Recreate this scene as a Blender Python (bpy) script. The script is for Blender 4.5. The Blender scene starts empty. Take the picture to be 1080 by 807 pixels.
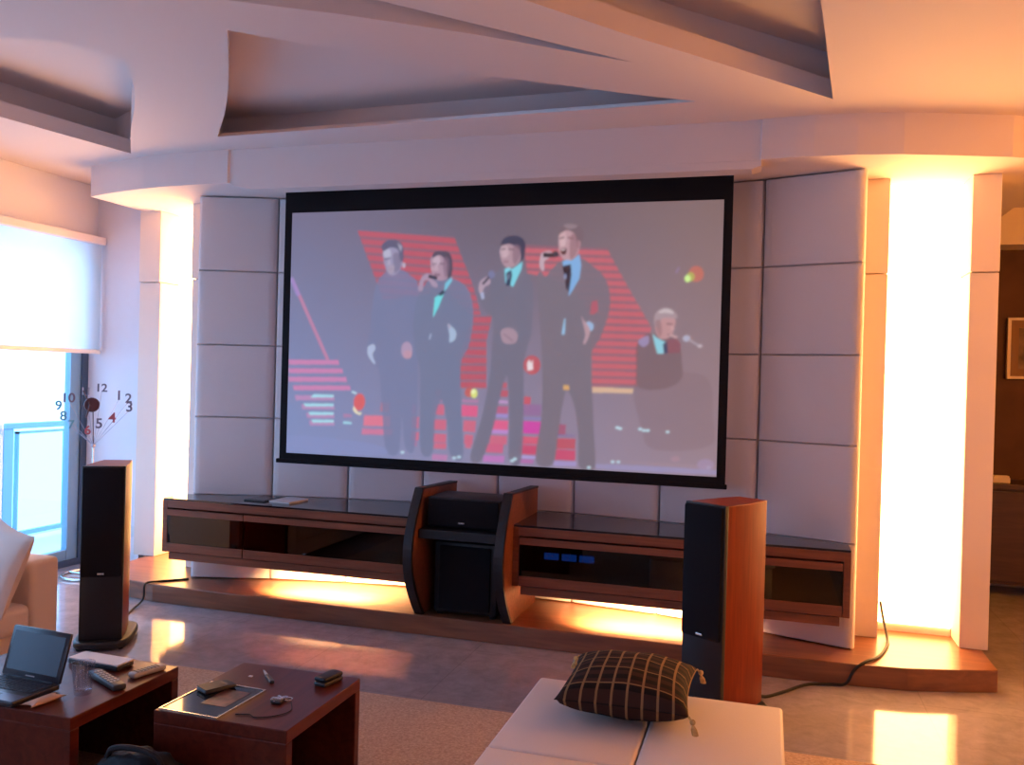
import bpy, bmesh, math, random
import numpy as np
from mathutils import Vector, Matrix
random.seed(7)
D = bpy.data
SC = bpy.context.scene
COL = SC.collection
PI = math.pi
EYE = 1.6

# ------------------------------------------------------------------ camera
FPX, YAW, PIT, ROL = 915.0, math.radians(16.44), math.radians(0.3238), math.radians(1.5457)
fw0 = Vector((-math.sin(YAW), math.cos(YAW), 0)); rt0 = Vector((math.cos(YAW), math.sin(YAW), 0)); up0 = Vector((0, 0, 1))
FW = fw0*math.cos(PIT) - up0*math.sin(PIT); UPV = up0*math.cos(PIT) + fw0*math.sin(PIT)
RT = rt0*math.cos(ROL) + UPV*math.sin(ROL); UP = UPV*math.cos(ROL) - rt0*math.sin(ROL)
cam_d = D.cameras.new('camera'); cam = D.objects.new('camera', cam_d); COL.objects.link(cam)
cam_d.sensor_fit = 'HORIZONTAL'; cam_d.sensor_width = 36.0; cam_d.lens = FPX/1080*36
cam_d.clip_start = 0.05; cam_d.clip_end = 300
cam.matrix_world = Matrix(((RT.x, UP.x, -FW.x, 0), (RT.y, UP.y, -FW.y, 0), (RT.z, UP.z, -FW.z, EYE), (0, 0, 0, 1)))
SC.camera = cam

# ------------------------------------------------------------------ materials
def new_mat(name):
    m = D.materials.new(name); m.use_nodes = True
    nt = m.node_tree; nt.nodes.clear()
    out = nt.nodes.new('ShaderNodeOutputMaterial')
    return m, nt, out
def N(nt, t, **kw):
    n = nt.nodes.new(t)
    for k, v in kw.items():
        if k in n.inputs: n.inputs[k].default_value = v
        else: setattr(n, k, v)
    return n
def pbr(name, col, rough=0.5, spec=0.5, metal=0.0, noise=0.0, nscale=30.0, bump=0.0, bscale=120.0, coat=0.0):
    m, nt, out = new_mat(name)
    b = N(nt, 'ShaderNodeBsdfPrincipled'); nt.links.new(b.outputs[0], out.inputs[0])
    b.inputs['Base Color'].default_value = (*col, 1); b.inputs['Roughness'].default_value = rough
    b.inputs['Metallic'].default_value = metal; b.inputs['Specular IOR Level'].default_value = spec
    b.inputs['Coat Weight'].default_value = coat
    tc = N(nt, 'ShaderNodeTexCoord')
    if noise > 0:
        nz = N(nt, 'ShaderNodeTexNoise'); nz.inputs['Scale'].default_value = nscale; nz.inputs['Detail'].default_value = 4
        nt.links.new(tc.outputs['Object'], nz.inputs['Vector'])
        r = N(nt, 'ShaderNodeValToRGB')
        r.color_ramp.elements[0].position = 0.3; r.color_ramp.elements[1].position = 0.7
        r.color_ramp.elements[0].color = (*[c*(1-noise) for c in col], 1); r.color_ramp.elements[1].color = (*[min(1, c*(1+noise)) for c in col], 1)
        nt.links.new(nz.outputs[0], r.inputs[0]); nt.links.new(r.outputs[0], b.inputs['Base Color'])
    if bump > 0:
        nb = N(nt, 'ShaderNodeTexNoise'); nb.inputs['Scale'].default_value = bscale
        nt.links.new(tc.outputs['Object'], nb.inputs['Vector'])
        bp = N(nt, 'ShaderNodeBump'); bp.inputs['Strength'].default_value = bump; bp.inputs['Distance'].default_value = 0.01
        nt.links.new(nb.outputs[0], bp.inputs['Height']); nt.links.new(bp.outputs[0], b.inputs['Normal'])
    return m
def wood(name, c1, c2, rough=0.35, scale=(1.2, 14, 14), coat=0.0, spec=0.5):
    m, nt, out = new_mat(name)
    b = N(nt, 'ShaderNodeBsdfPrincipled'); nt.links.new(b.outputs[0], out.inputs[0])
    b.inputs['Roughness'].default_value = rough; b.inputs['Coat Weight'].default_value = coat; b.inputs['Specular IOR Level'].default_value = spec
    tc = N(nt, 'ShaderNodeTexCoord'); mp = N(nt, 'ShaderNodeMapping'); mp.inputs['Scale'].default_value = scale
    nt.links.new(tc.outputs['Object'], mp.inputs['Vector'])
    nz = N(nt, 'ShaderNodeTexNoise'); nz.inputs['Scale'].default_value = 2.2; nz.inputs['Detail'].default_value = 8; nz.inputs['Distortion'].default_value = 0.6
    nt.links.new(mp.outputs[0], nz.inputs['Vector'])
    r = N(nt, 'ShaderNodeValToRGB'); r.color_ramp.elements[0].position = 0.32; r.color_ramp.elements[1].position = 0.68
    r.color_ramp.elements[0].color = (*c1, 1); r.color_ramp.elements[1].color = (*c2, 1)
    nt.links.new(nz.outputs[0], r.inputs[0]); nt.links.new(r.outputs[0], b.inputs['Base Color'])
    return m
def emis(name, col, s):
    m, nt, out = new_mat(name)
    e = N(nt, 'ShaderNodeEmission'); e.inputs[0].default_value = (*col, 1); e.inputs[1].default_value = s
    nt.links.new(e.outputs[0], out.inputs[0]); return m
def clear_glass(name, tint, gloss=0.08, rough=0.02):
    m, nt, out = new_mat(name)
    t = N(nt, 'ShaderNodeBsdfTransparent'); t.inputs[0].default_value = (*tint, 1)
    g = N(nt, 'ShaderNodeBsdfGlossy'); g.inputs['Roughness'].default_value = rough
    lw = N(nt, 'ShaderNodeFresnel'); lw.inputs['IOR'].default_value = 1.5
    mu = N(nt, 'ShaderNodeMath', operation='MAXIMUM'); mu.inputs[1].default_value = gloss
    nt.links.new(lw.outputs[0], mu.inputs[0])
    ge = N(nt, 'ShaderNodeNewGeometry'); iv = N(nt, 'ShaderNodeMath', operation='SUBTRACT'); iv.inputs[0].default_value = 1.0
    nt.links.new(ge.outputs['Backfacing'], iv.inputs[1])
    fr = N(nt, 'ShaderNodeMath', operation='MULTIPLY'); nt.links.new(mu.outputs[0], fr.inputs[0]); nt.links.new(iv.outputs[0], fr.inputs[1])
    mx = N(nt, 'ShaderNodeMixShader'); nt.links.new(fr.outputs[0], mx.inputs[0]); nt.links.new(t.outputs[0], mx.inputs[1]); nt.links.new(g.outputs[0], mx.inputs[2])
    nt.links.new(mx.outputs[0], out.inputs[0]); return m

M = {}
M['ceiling'] = pbr('ceiling_paint', (0.76, 0.66, 0.64), 0.75, 0.2)
M['wall'] = pbr('wall_paint', (0.84, 0.79, 0.83), 0.7, 0.25)
M['pillar'] = pbr('pillar_paint', (0.80, 0.68, 0.60), 0.65, 0.25)
M['panel'] = pbr('panel_leather', (0.66, 0.60, 0.60), 0.55, 0.35, bump=0.15, bscale=220)
M['darkwall'] = pbr('dark_wall', (0.10, 0.045, 0.035), 0.7, 0.3, noise=0.15, nscale=4)
M['platform'] = wood('platform_wood', (0.17, 0.062, 0.032), (0.27, 0.105, 0.05), 0.3, (1.0, 12, 12))
M['cabinet'] = wood('cabinet_wood', (0.17, 0.055, 0.028), (0.25, 0.085, 0.042), 0.42, (1.2, 16, 22), spec=0.3)
M['cherry'] = wood('cherry_veneer', (0.16, 0.018, 0.002), (0.23, 0.030, 0.004), 0.4, (22, 22, 1.6), spec=0.15)
M['table'] = wood('table_wood', (0.070, 0.009, 0.005), (0.12, 0.019, 0.009), 0.3, (14, 1.2, 14), spec=0.3)
M['sidewood'] = wood('sideboard_wood', (0.05, 0.022, 0.018), (0.08, 0.035, 0.028), 0.4)
M['black'] = pbr('black_lacquer', (0.012, 0.011, 0.014), 0.45, 0.4)
M['cloth'] = pbr('speaker_cloth', (0.010, 0.009, 0.012), 0.9, 0.15, bump=0.2, bscale=600)
M['rubber'] = pbr('black_rubber', (0.015, 0.013, 0.014), 0.6, 0.3)
M['silver'] = pbr('silver_metal', (0.75, 0.74, 0.72), 0.25, 0.5, 1.0)
M['alu'] = pbr('aluminium_frame', (0.24, 0.42, 0.58), 0.4, 0.5, 0.2)
M['darkalu'] = pbr('dark_frame', (0.06, 0.10, 0.17), 0.4, 0.5, 0.2)
M['white_alu'] = pbr('white_rail', (0.8, 0.8, 0.8), 0.5)
M['topglass'] = pbr('black_top_glass', (0.014, 0.015, 0.020), 0.06, 0.65)
M['smoked'] = clear_glass('smoked_glass', (0.07, 0.068, 0.08), 0.05, 0.02)
M['tumbler'] = clear_glass('tumbler_glass', (0.90, 0.90, 0.93), 0.20, 0.02)
M['pane'] = clear_glass('window_glass', (0.93, 0.98, 0.98), 0.04, 0.01)
M['cyan'] = clear_glass('balustrade_glass', (0.80, 0.97, 0.97), 0.05, 0.02)
M['sofa'] = pbr('sofa_fabric', (0.74, 0.62, 0.55), 0.85, 0.15, bump=0.12, bscale=300)
M['ottoman'] = pbr('ottoman_leather', (0.72, 0.63, 0.60), 0.6, 0.3, bump=0.10, bscale=160)
M['screenblack'] = pbr('screen_border', (0.010, 0.009, 0.011), 0.8, 0.15)
M['paper'] = pbr('paper', (0.78, 0.74, 0.72), 0.7)
M['greyplastic'] = pbr('grey_plastic', (0.42, 0.38, 0.37), 0.45)
M['darkplastic'] = pbr('dark_plastic', (0.035, 0.028, 0.03), 0.4)
M['lappurple'] = pbr('laptop_shell', (0.018, 0.016, 0.024), 0.3, 0.5)
M['lapscreen'] = pbr('laptop_display', (0.020, 0.018, 0.034), 0.25, 0.5)
M['keys'] = pbr('key_caps', (0.022, 0.022, 0.034), 0.5)
M['tan'] = pbr('tan_leather', (0.55, 0.33, 0.22), 0.6)
M['bag'] = pbr('bag_nylon', (0.004, 0.004, 0.008), 0.6, 0.3, bump=0.3, bscale=30)
M['gold'] = pbr('gold_thread', (0.50, 0.34, 0.13), 0.7, noise=0.3, nscale=90)
M['socket'] = pbr('socket_plastic', (0.72, 0.72, 0.74), 0.4)
M['numeral'] = pbr('numeral_grey', (0.13, 0.11, 0.16), 0.5)
M['numeralbacklit'] = pbr('numeral_backlit', (0.10, 0.28, 0.36), 0.5)  # cyan of the bright window behind painted into the numeral colour
M['numeralred'] = pbr('numeral_red', (0.36, 0.08, 0.10), 0.5)
M['clockdisc'] = pbr('clock_disc', (0.05, 0.015, 0.02), 0.4)
M['wire'] = pbr('clock_wire', (0.40, 0.38, 0.46), 0.4, 0.5, 0.6)
M['picframe'] = pbr('picture_gold', (0.22, 0.10, 0.05), 0.5, 0.4)
M['picwhite'] = pbr('picture_edge', (0.75, 0.62, 0.55), 0.5)
M['bluelcd'] = emis('blue_display', (0.03, 0.22, 1.0), 13.0)
M['whiteled'] = emis('white_led', (0.6, 0.75, 1.0), 14.0)
M['glow'] = emis('niche_wall_glow', (1.0, 0.49, 0.165), 20.5)  # emission put into the niche walls in place of their hidden lamps

def floor_mat():
    m, nt, out = new_mat('polished_marble')
    b = N(nt, 'ShaderNodeBsdfPrincipled'); nt.links.new(b.outputs[0], out.inputs[0])
    tc = N(nt, 'ShaderNodeTexCoord')
    nz = N(nt, 'ShaderNodeTexNoise'); nz.inputs['Scale'].default_value = 9; nz.inputs['Detail'].default_value = 9; nz.inputs['Roughness'].default_value = 0.72; nz.inputs['Distortion'].default_value = 0.5
    nt.links.new(tc.outputs['Object'], nz.inputs['Vector'])
    r = N(nt, 'ShaderNodeValToRGB'); r.color_ramp.elements[0].position = 0.3; r.color_ramp.elements[1].position = 0.72
    r.color_ramp.elements[0].color = (0.29, 0.25, 0.275, 1); r.color_ramp.elements[1].color = (0.44, 0.38, 0.41, 1)
    nt.links.new(nz.outputs[0], r.inputs[0])
    br = N(nt, 'ShaderNodeTexBrick'); br.offset = 0.0
    br.inputs['Scale'].default_value = 1.0; br.inputs['Mortar Size'].default_value = 0.0025; br.inputs['Brick Width'].default_value = 0.8; br.inputs['Row Height'].default_value = 0.8
    br.inputs['Color1'].default_value = (1, 1, 1, 1); br.inputs['Color2'].default_value = (0.93, 0.93, 0.93, 1); br.inputs['Mortar'].default_value = (0.75, 0.75, 0.75, 1)
    nt.links.new(tc.outputs['Object'], br.inputs['Vector'])
    mx = N(nt, 'ShaderNodeMixRGB', blend_type='MULTIPLY'); mx.inputs[0].default_value = 1
    nt.links.new(r.outputs[0], mx.inputs[1]); nt.links.new(br.outputs[0], mx.inputs[2]); nt.links.new(mx.outputs[0], b.inputs['Base Color'])
    b.inputs['Roughness'].default_value = 0.09; b.inputs['Specular IOR Level'].default_value = 0.9
    return m
M['floor'] = floor_mat()
def rug_mat():
    m, nt, out = new_mat('woven_rug')
    b = N(nt, 'ShaderNodeBsdfPrincipled'); nt.links.new(b.outputs[0], out.inputs[0])
    tc = N(nt, 'ShaderNodeTexCoord')
    nz = N(nt, 'ShaderNodeTexNoise'); nz.inputs['Scale'].default_value = 75; nz.inputs['Detail'].default_value = 5; nz.inputs['Roughness'].default_value = 0.8
    nt.links.new(tc.outputs['Object'], nz.inputs['Vector'])
    r = N(nt, 'ShaderNodeValToRGB'); r.color_ramp.elements[0].position = 0.32; r.color_ramp.elements[1].position = 0.68
    r.color_ramp.elements[0].color = (0.36, 0.23, 0.17, 1); r.color_ramp.elements[1].color = (0.68, 0.49, 0.37, 1)
    nt.links.new(nz.outputs[0], r.inputs[0]); nt.links.new(r.outputs[0], b.inputs['Base Color'])
    b.inputs['Roughness'].default_value = 0.95; b.inputs['Specular IOR Level'].default_value = 0.1
    bp = N(nt, 'ShaderNodeBump'); bp.inputs['Strength'].default_value = 0.5; bp.inputs['Distance'].default_value = 0.01
    nt.links.new(nz.outputs[0], bp.inputs['Height']); nt.links.new(bp.outputs[0], b.inputs['Normal'])
    return m
M['rug'] = rug_mat()
def blind_mat():
    m, nt, out = new_mat('blind_fabric')
    d = N(nt, 'ShaderNodeBsdfDiffuse'); d.inputs[0].default_value = (0.82, 0.80, 0.80, 1)
    t = N(nt, 'ShaderNodeBsdfTranslucent'); t.inputs[0].default_value = (0.95, 0.95, 0.95, 1)
    mx = N(nt, 'ShaderNodeMixShader'); mx.inputs[0].default_value = 0.85
    nt.links.new(d.outputs[0], mx.inputs[1]); nt.links.new(t.outputs[0], mx.inputs[2]); nt.links.new(mx.outputs[0], out.inputs[0])
    return m
M['blind'] = blind_mat()
def plaid_mat():
    m, nt, out = new_mat('plaid_fabric')
    b = N(nt, 'ShaderNodeBsdfPrincipled'); nt.links.new(b.outputs[0], out.inputs[0]); b.inputs['Roughness'].default_value = 0.85; b.inputs['Specular IOR Level'].default_value = 0.15
    tc = N(nt, 'ShaderNodeTexCoord'); sp = N(nt, 'ShaderNodeSeparateXYZ'); nt.links.new(tc.outputs['UV'], sp.inputs[0])
    def line(sock, period, width):
        a = N(nt, 'ShaderNodeMath', operation='DIVIDE'); a.inputs[1].default_value = period; nt.links.new(sock, a.inputs[0])
        f = N(nt, 'ShaderNodeMath', operation='FRACT'); nt.links.new(a.outputs[0], f.inputs[0])
        l = N(nt, 'ShaderNodeMath', operation='LESS_THAN'); l.inputs[1].default_value = width; nt.links.new(f.outputs[0], l.inputs[0])
        return l.outputs[0]
    l1 = line(sp.outputs['X'], 0.1155, 0.16); l2 = line(sp.outputs['Y'], 0.205, 0.06)
    mm = N(nt, 'ShaderNodeMath', operation='MAXIMUM'); nt.links.new(l1, mm.inputs[0]); nt.links.new(l2, mm.inputs[1])
    l3 = line(sp.outputs['Y'], 0.1025, 0.5)
    base = N(nt, 'ShaderNodeMixRGB'); base.inputs[1].default_value = (0.012, 0.008, 0.008, 1); base.inputs[2].default_value = (0.040, 0.018, 0.014, 1); nt.links.new(l3, base.inputs[0])
    mx = N(nt, 'ShaderNodeMixRGB'); nt.links.new(mm.outputs[0], mx.inputs[0]); nt.links.new(base.outputs[0], mx.inputs[1]); mx.inputs[2].default_value = (0.26, 0.15, 0.07, 1)
    nt.links.new(mx.outputs[0], b.inputs['Base Color'])
    return m
M['plaid'] = plaid_mat()

# ------------------------------------------------------------------ mesh helpers
def box(bm, x0, x1, y0, y1, z0, z1, bev=0.0, seg=2, mat=None):
    c = ((x0+x1)/2, (y0+y1)/2, (z0+z1)/2); s = (abs(x1-x0), abs(y1-y0), abs(z1-z0))
    mt = Matrix.Translation(c) @ Matrix.Diagonal((*s, 1))
    if mat is not None: mt = mat @ mt
    r = bmesh.ops.create_cube(bm, size=1.0, matrix=mt)
    if bev > 0:
        es = set(e for v in r['verts'] for e in v.link_edges)
        bmesh.ops.bevel(bm, geom=list(es), offset=bev, segments=seg, profile=0.5, affect='EDGES')
def bx(*a, **k):
    bm = bmesh.new(); box(bm, *a, **k); return bm
def prism(bm, pts, z0, z1):
    lo = [bm.verts.new((p[0], p[1], z0)) for p in pts]; hi = [bm.verts.new((p[0], p[1], z1)) for p in pts]
    n = len(pts)
    bm.faces.new(lo[::-1]); bm.faces.new(hi)
    for i in range(n): bm.faces.new((lo[i], lo[(i+1) % n], hi[(i+1) % n], hi[i]))
    bmesh.ops.recalc_face_normals(bm, faces=bm.faces[:])
def prism_x(bm, yz, x0, x1):
    lo = [bm.verts.new((x0, p[0], p[1])) for p in yz]; hi = [bm.verts.new((x1, p[0], p[1])) for p in yz]
    n = len(yz)
    bm.faces.new(lo[::-1]); bm.faces.new(hi)
    for i in range(n): bm.faces.new((lo[i], lo[(i+1) % n], hi[(i+1) % n], hi[i]))
    bmesh.ops.recalc_face_normals(bm, faces=bm.faces[:])
def tube(bm, pts, r, n=8, closed=False):
    pts = [Vector(p) for p in pts]; rings = []; k = len(pts); nrm = None
    for i, p in enumerate(pts):
        if closed: t = pts[(i+1) % k] - pts[i-1]
        else: t = pts[min(i+1, k-1)] - pts[max(i-1, 0)]
        t.normalize()
        if nrm is None:
            a = Vector((0, 0, 1)) if abs(t.z) < 0.9 else Vector((1, 0, 0)); nrm = (a - t*a.dot(t)).normalized()
        else: nrm = (nrm - t*nrm.dot(t)).normalized()
        b = t.cross(nrm)
        rings.append([bm.verts.new(p + (nrm*math.cos(2*PI*j/n) + b*math.sin(2*PI*j/n))*r) for j in range(n)])
    m = k if closed else k-1
    for i in range(m):
        A, B = rings[i], rings[(i+1) % k]
        for j in range(n): bm.faces.new((A[j], A[(j+1) % n], B[(j+1) % n], B[j]))
    if not closed: bm.faces.new(rings[0][::-1]); bm.faces.new(rings[-1])
    bmesh.ops.recalc_face_normals(bm, faces=bm.faces[:])
def lathe(bm, prof, c, n=32, closed=False):
    rings = []
    for r, z in prof:
        rings.append([bm.verts.new((c[0]+r*math.cos(2*PI*j/n), c[1]+r*math.sin(2*PI*j/n), c[2]+z)) for j in range(n)])
    K = len(rings)
    for i in range(K if closed else K-1):
        A, B = rings[i], rings[(i+1) % K]
        for j in range(n): bm.faces.new((A[j], A[(j+1) % n], B[(j+1) % n], B[j]))
    if not closed: bm.faces.new(rings[0][::-1]); bm.faces.new(rings[-1])
    bmesh.ops.recalc_face_normals(bm, faces=bm.faces[:])
def spline(P, n=10):
    P = [Vector(p) for p in P]; out = []
    for i in range(len(P)-1):
        a, b, c, d = P[max(i-1, 0)], P[i], P[i+1], P[min(i+2, len(P)-1)]
        for k in range(n):
            t = k/n
            out.append(0.5*((2*b) + (c-a)*t + (2*a-5*b+4*c-d)*t*t + (3*b-a-3*c+d)*t**3))
    out.append(P[-1]); return out
def pillow(bm, w, d, h, n=28, pinch=0.10, mat=None, wr=0.0):
    """square cushion centred at the origin, pointed corners"""
    g = {}
    for s in (1, -1):
        for i in range(n+1):
            for j in range(n+1):
                u = -1+2*i/n; v = -1+2*j/n
                if s == -1 and (i in (0, n) or j in (0, n)): g[(s, i, j)] = g[(1, i, j)]; continue
                t = max(0, (1-u*u))**0.42 * max(0, (1-v*v))**0.42
                px = u*w/2*(1-pinch*(1-v*v)); py = v*d/2*(1-pinch*(1-u*u))
                z = s*h/2*t*(1+wr*math.sin(7*u+3*v)*math.cos(5*v-2*u))
                g[(s, i, j)] = bm.verts.new((px, py, z))
    uvl = bm.loops.layers.uv.new('weave')
    for s in (1, -1):
        for i in range(n):
            for j in range(n):
                ks = [(i, j), (i+1, j), (i+1, j+1), (i, j+1)]
                if s == -1: ks = ks[::-1]
                fc = bm.faces.new([g[(s, a, b)] for a, b in ks])
                for lp_, (a, b) in zip(fc.loops, ks): lp_[uvl].uv = (a/n+0.045, b/n+0.10)
    if mat is not None: bm.transform(mat)
def world_inv(parent):
    m = Matrix.Identity(4); p = parent
    while p is not None: m = p.matrix_basis @ m; p = p.parent
    return m.inverted()
def obj(name, bm, mat, parent=None, local=False, smooth=False, label=None, bevel=0.0):
    me = D.meshes.new(name)
    if parent is not None and not local: bm.transform(world_inv(parent))
    bm.normal_update(); bm.to_mesh(me); bm.free()
    o = D.objects.new(name, me); COL.objects.link(o)
    for mm in (mat if isinstance(mat, (list, tuple)) else [mat]): me.materials.append(mm)
    if smooth:
        for p in me.polygons: p.use_smooth = True
        try: me.set_sharp_from_angle(angle=math.radians(42))
        except Exception: pass
    if parent is not None: o.parent = parent
    if label: o['label'] = label
    if bevel > 0:
        b = o.modifiers.new('bevel', 'BEVEL'); b.width = bevel; b.segments = 2; b.limit_method = 'ANGLE'; b.angle_limit = math.radians(40)
    return o
def thing(name, label, cat, loc=(0, 0, 0), rz=0.0, group=None):
    o = D.objects.new(name, None); COL.objects.link(o); o.location = loc; o.rotation_euler = (0, 0, rz); o.empty_display_size = 0.1
    o.matrix_basis = Matrix.Translation(loc) @ Matrix.Rotation(rz, 4, 'Z')
    o['label'] = label; o['category'] = cat
    if group: o['group'] = group
    return o
def tag(o, label, cat, group=None):
    o['label'] = label; o['category'] = cat
    if group: o['group'] = group
    return o
def struct(name, bm, mat, parent=None, **k):
    o = obj(name, bm, mat, parent, **k)
    if parent is None: o['kind'] = 'structure'
    return o
def extruded(name, outer, holes, z0, z1):
    """flat slab with holes, through a filled 2D curve -> mesh"""
    cu = D.curves.new(name, 'CURVE'); cu.dimensions = '2D'; cu.fill_mode = 'BOTH'; cu.extrude = (z1-z0)/2
    for poly in [outer]+holes:
        s = cu.splines.new('POLY'); s.points.add(len(poly)-1); s.use_cyclic_u = True
        for p, q in zip(s.points, poly): p.co = (q[0], q[1], 0, 1)
    o = D.objects.new(name, cu); COL.objects.link(o)
    dg = bpy.context.evaluated_depsgraph_get(); me = D.meshes.new_from_object(o.evaluated_get(dg))
    bm = bmesh.new(); bm.from_mesh(me); bm.transform(Matrix.Translation((0, 0, (z0+z1)/2)))
    D.objects.remove(o); D.curves.remove(cu); D.meshes.remove(me)
    return bm
def merge(a, b):
    me = D.meshes.new('tmp'); b.to_mesh(me); b.free(); a.from_mesh(me); D.meshes.remove(me)
def text_bm(body, size, thick):
    cu = D.curves.new('t', 'FONT'); cu.body = body; cu.size = size; cu.align_x = 'CENTER'; cu.align_y = 'CENTER'; cu.extrude = thick; cu.offset = size*0.018
    o = D.objects.new('t', cu); COL.objects.link(o)
    dg = bpy.context.evaluated_depsgraph_get(); me = D.meshes.new_from_object(o.evaluated_get(dg))
    bm = bmesh.new(); bm.from_mesh(me)
    D.objects.remove(o); D.curves.remove(cu); D.meshes.remove(me)
    return bm

# ================================================================== SETTING
XL, XR, YB, YF, ZC = -5.25, 3.6, -2.6, 6.25, 3.05
struct('floor', bx(XL-0.2, XR+0.2, YB-0.2, 8.3, -0.12, 0), M['floor'])

# ceiling: three layers with the recesses cut out
outer = [(XL-0.2, YB-0.2), (XR+0.2, YB-0.2), (XR+0.2, 8.3), (XL-0.2, 8.3)]
curveL = [tuple(v[:2]) for v in spline([(-4.188, 4.91, 0), (-3.80, 4.45, 0), (-3.389, 3.994, 0), (-3.12, 3.66, 0), (-2.95, 3.40, 0)], 6)]
A1 = [(-4.68, 2.45)] + curveL + [(-3.09, 3.14), (-3.3, 3.04), (-3.7, 2.80)]
A2 = [(-4.90, 2.35)] + [(-4.42, 5.02)] + curveL[1:] + [(-3.09, 3.14), (-3.3, 3.04), (-3.7, 2.75)]
curveB = [tuple(v[:2]) for v in spline([(-3.33, 4.66, 0), (-2.933, 4.172, 0), (-2.592, 3.704, 0), (-2.254, 3.206, 0)], 6)]
curveB2 = [tuple(v[:2]) for v in spline([(-2.254, 3.206, 0), (-1.463, 3.865, 0), (-0.816, 4.305, 0), (-0.392, 4.559, 0)], 6)]
B1 = curveB + curveB2[1:]
D1 = [(-2.9, 2.45), (-1.982, 2.999), (-1.695, 3.165), (-1.238, 3.474), (-0.629, 3.944), (-0.732, 3.839), (-1.497, 3.075), (-2.1, 2.3)]
C1 = [(0.275, 4.66), (-0.246, 4.039), (-0.611, 3.614), (-0.934, 3.204), (-1.5, 2.4), (-0.1, 2.0), (0.151, 3.452)]
C2 = [(0.275, 4.80), (-0.40, 4.10), (-0.77, 3.68), (-1.09, 3.26), (-1.7, 2.35), (-0.1, 1.9), (0.151, 3.452)]
B2 = [(-3.45, 4.90)] + curveB[1:] + curveB2[1:-1] + [(-0.392, 4.559), (-0.30, 4.82)]
cb = extruded('c0', outer, [A1, B1, C1, D1], ZC, ZC+0.018)
merge(cb, extruded('c1', outer, [A1, B2, C1, D1], ZC+0.018, ZC+0.095))
merge(cb, extruded('c3', outer, [A2, B2, C2, D1], ZC+0.095, ZC+0.19))
merge(cb, extruded('c2', outer, [A2, C2, D1], ZC+0.19, ZC+0.28))
merge(cb, bx(XL-0.2, XR+0.2, YB-0.2, 8.3, ZC+0.28, ZC+0.36))
struct('ceiling', cb, M['ceiling'])

# left wall with the tall window opening
wl = bmesh.new()
box(wl, XL-0.2, XL, 5.80, YF+0.2, 0, ZC+0.05); box(wl, XL-0.2, XL, YB, 5.80, 2.61, ZC+0.05); box(wl, XL-0.2, XL, YB, 0.2, 0, 2.61)
struct('wall_left', wl, M['wall'])
struct('wall_return', bx(XL, -4.78, 5.80, YF, 0, ZC+0.05), M['wall'])
struct('wall_back', bx(XL-0.2, 1.26, YF, YF+0.15, 0, ZC+0.05), M['wall'])
struct('wall_far', bx(1.0, XR+0.2, 8.0, 8.2, 0, ZC+0.05), M['darkwall'])
struct('wall_passage', bx(1.10, 1.24, 5.80, 8.0, 0, ZC+0.05), M['darkwall'])
struct('trim_1', bx(1.24, XR, 7.70, 8.0, 2.76, ZC+0.05), M['pillar'])           # lowered band over the dark alcove
struct('baseboard_far', bx(1.24, XR, 7.95, 8.0, 0, 0.09), M['pillar'])
struct('wall_right', bx(XR, XR+0.2, YB, 8.2, 0, ZC+0.05), M['wall'])
wr = bmesh.new()
box(wr, XL-0.2, -4.2, YB-0.2, YB, 0, ZC+0.05); box(wr, 2.6, XR+0.2, YB-0.2, YB, 0, ZC+0.05)
box(wr, -4.2, 2.6, YB-0.2, YB, 0, 0.9); box(wr, -4.2, 2.6, YB-0.2, YB, 2.45, ZC+0.05); box(wr, -2.6, 2.6, YB-0.2, YB, 0.9, 2.45)
struct('wall_rear', wr, M['wall'])

# sliding balcony door
wf = bmesh.new()
box(wf, XL-0.14, XL-0.06, 5.735, 5.80, 0, 2.61); box(wf, XL-0.14, XL-0.06, 0.2, 0.28, 0, 2.61)
box(wf, XL-0.14, XL-0.06, 0.28, 5.735, 2.55, 2.61); box(wf, XL-0.14, XL-0.06, 0.28, 5.735, 0, 0.05)
win = struct('window_1', wf, M['darkalu'])
sf = bmesh.new()
for y in (5.63, 3.8, 1.95): box(sf, XL-0.13, XL-0.075, y, y+0.105, 0.05, 2.55)
box(sf, XL-0.125, XL-0.08, 0.28, 5.735, 0.05, 0.13)
struct('window_frame', sf, M['alu'], win)
struct('window_glass', bx(XL-0.105, XL-0.095, 0.28, 5.63, 0.13, 2.55), M['pane'], win)

# balcony beyond
struct('balcony_slab', bx(-6.9, XL-0.2, -1.0, 9.0, -0.12, -0.02), M['white_alu'])
bal = thing('balcony_railing', 'pale aluminium balcony railing with cyan tinted glass outside the window', 'railing', (-6.5, 6.0, -0.02))
tr = bmesh.new(); box(tr, -6.54, -6.46, 0.0, 8.4, 1.02, 1.07, 0.008)
obj('top_rail', tr, M['alu'], bal)
for y in (1.10, 2.82, 4.54, 6.09, 6.88, 8.2):
    obj('post', bx(-6.53, -6.47, y, y+0.11, -0.02, 1.02, bev=0.006), M['alu'], bal)
for y0, y1 in ((1.21, 2.82), (2.93, 4.54), (4.65, 6.09), (6.20, 6.88), (6.99, 8.2)):
    pn = obj('glass_panel', bx(-6.505, -6.495, y0, y1, 0.02, 1.02), M['cyan'], bal)
    fr = bmesh.new(); q = 0.05
    box(fr, -6.52, -6.48, y0+q, y0+q+0.018, 0.06, 0.99); box(fr, -6.52, -6.48, y1-q-0.018, y1-q, 0.06, 0.99)
    box(fr, -6.52, -6.48, y0+q, y1-q, 0.97, 0.99); box(fr, -6.52, -6.48, y0+q, y1-q, 0.04, 0.08)
    obj('panel_frame', fr, M['alu'], pn)

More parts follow.
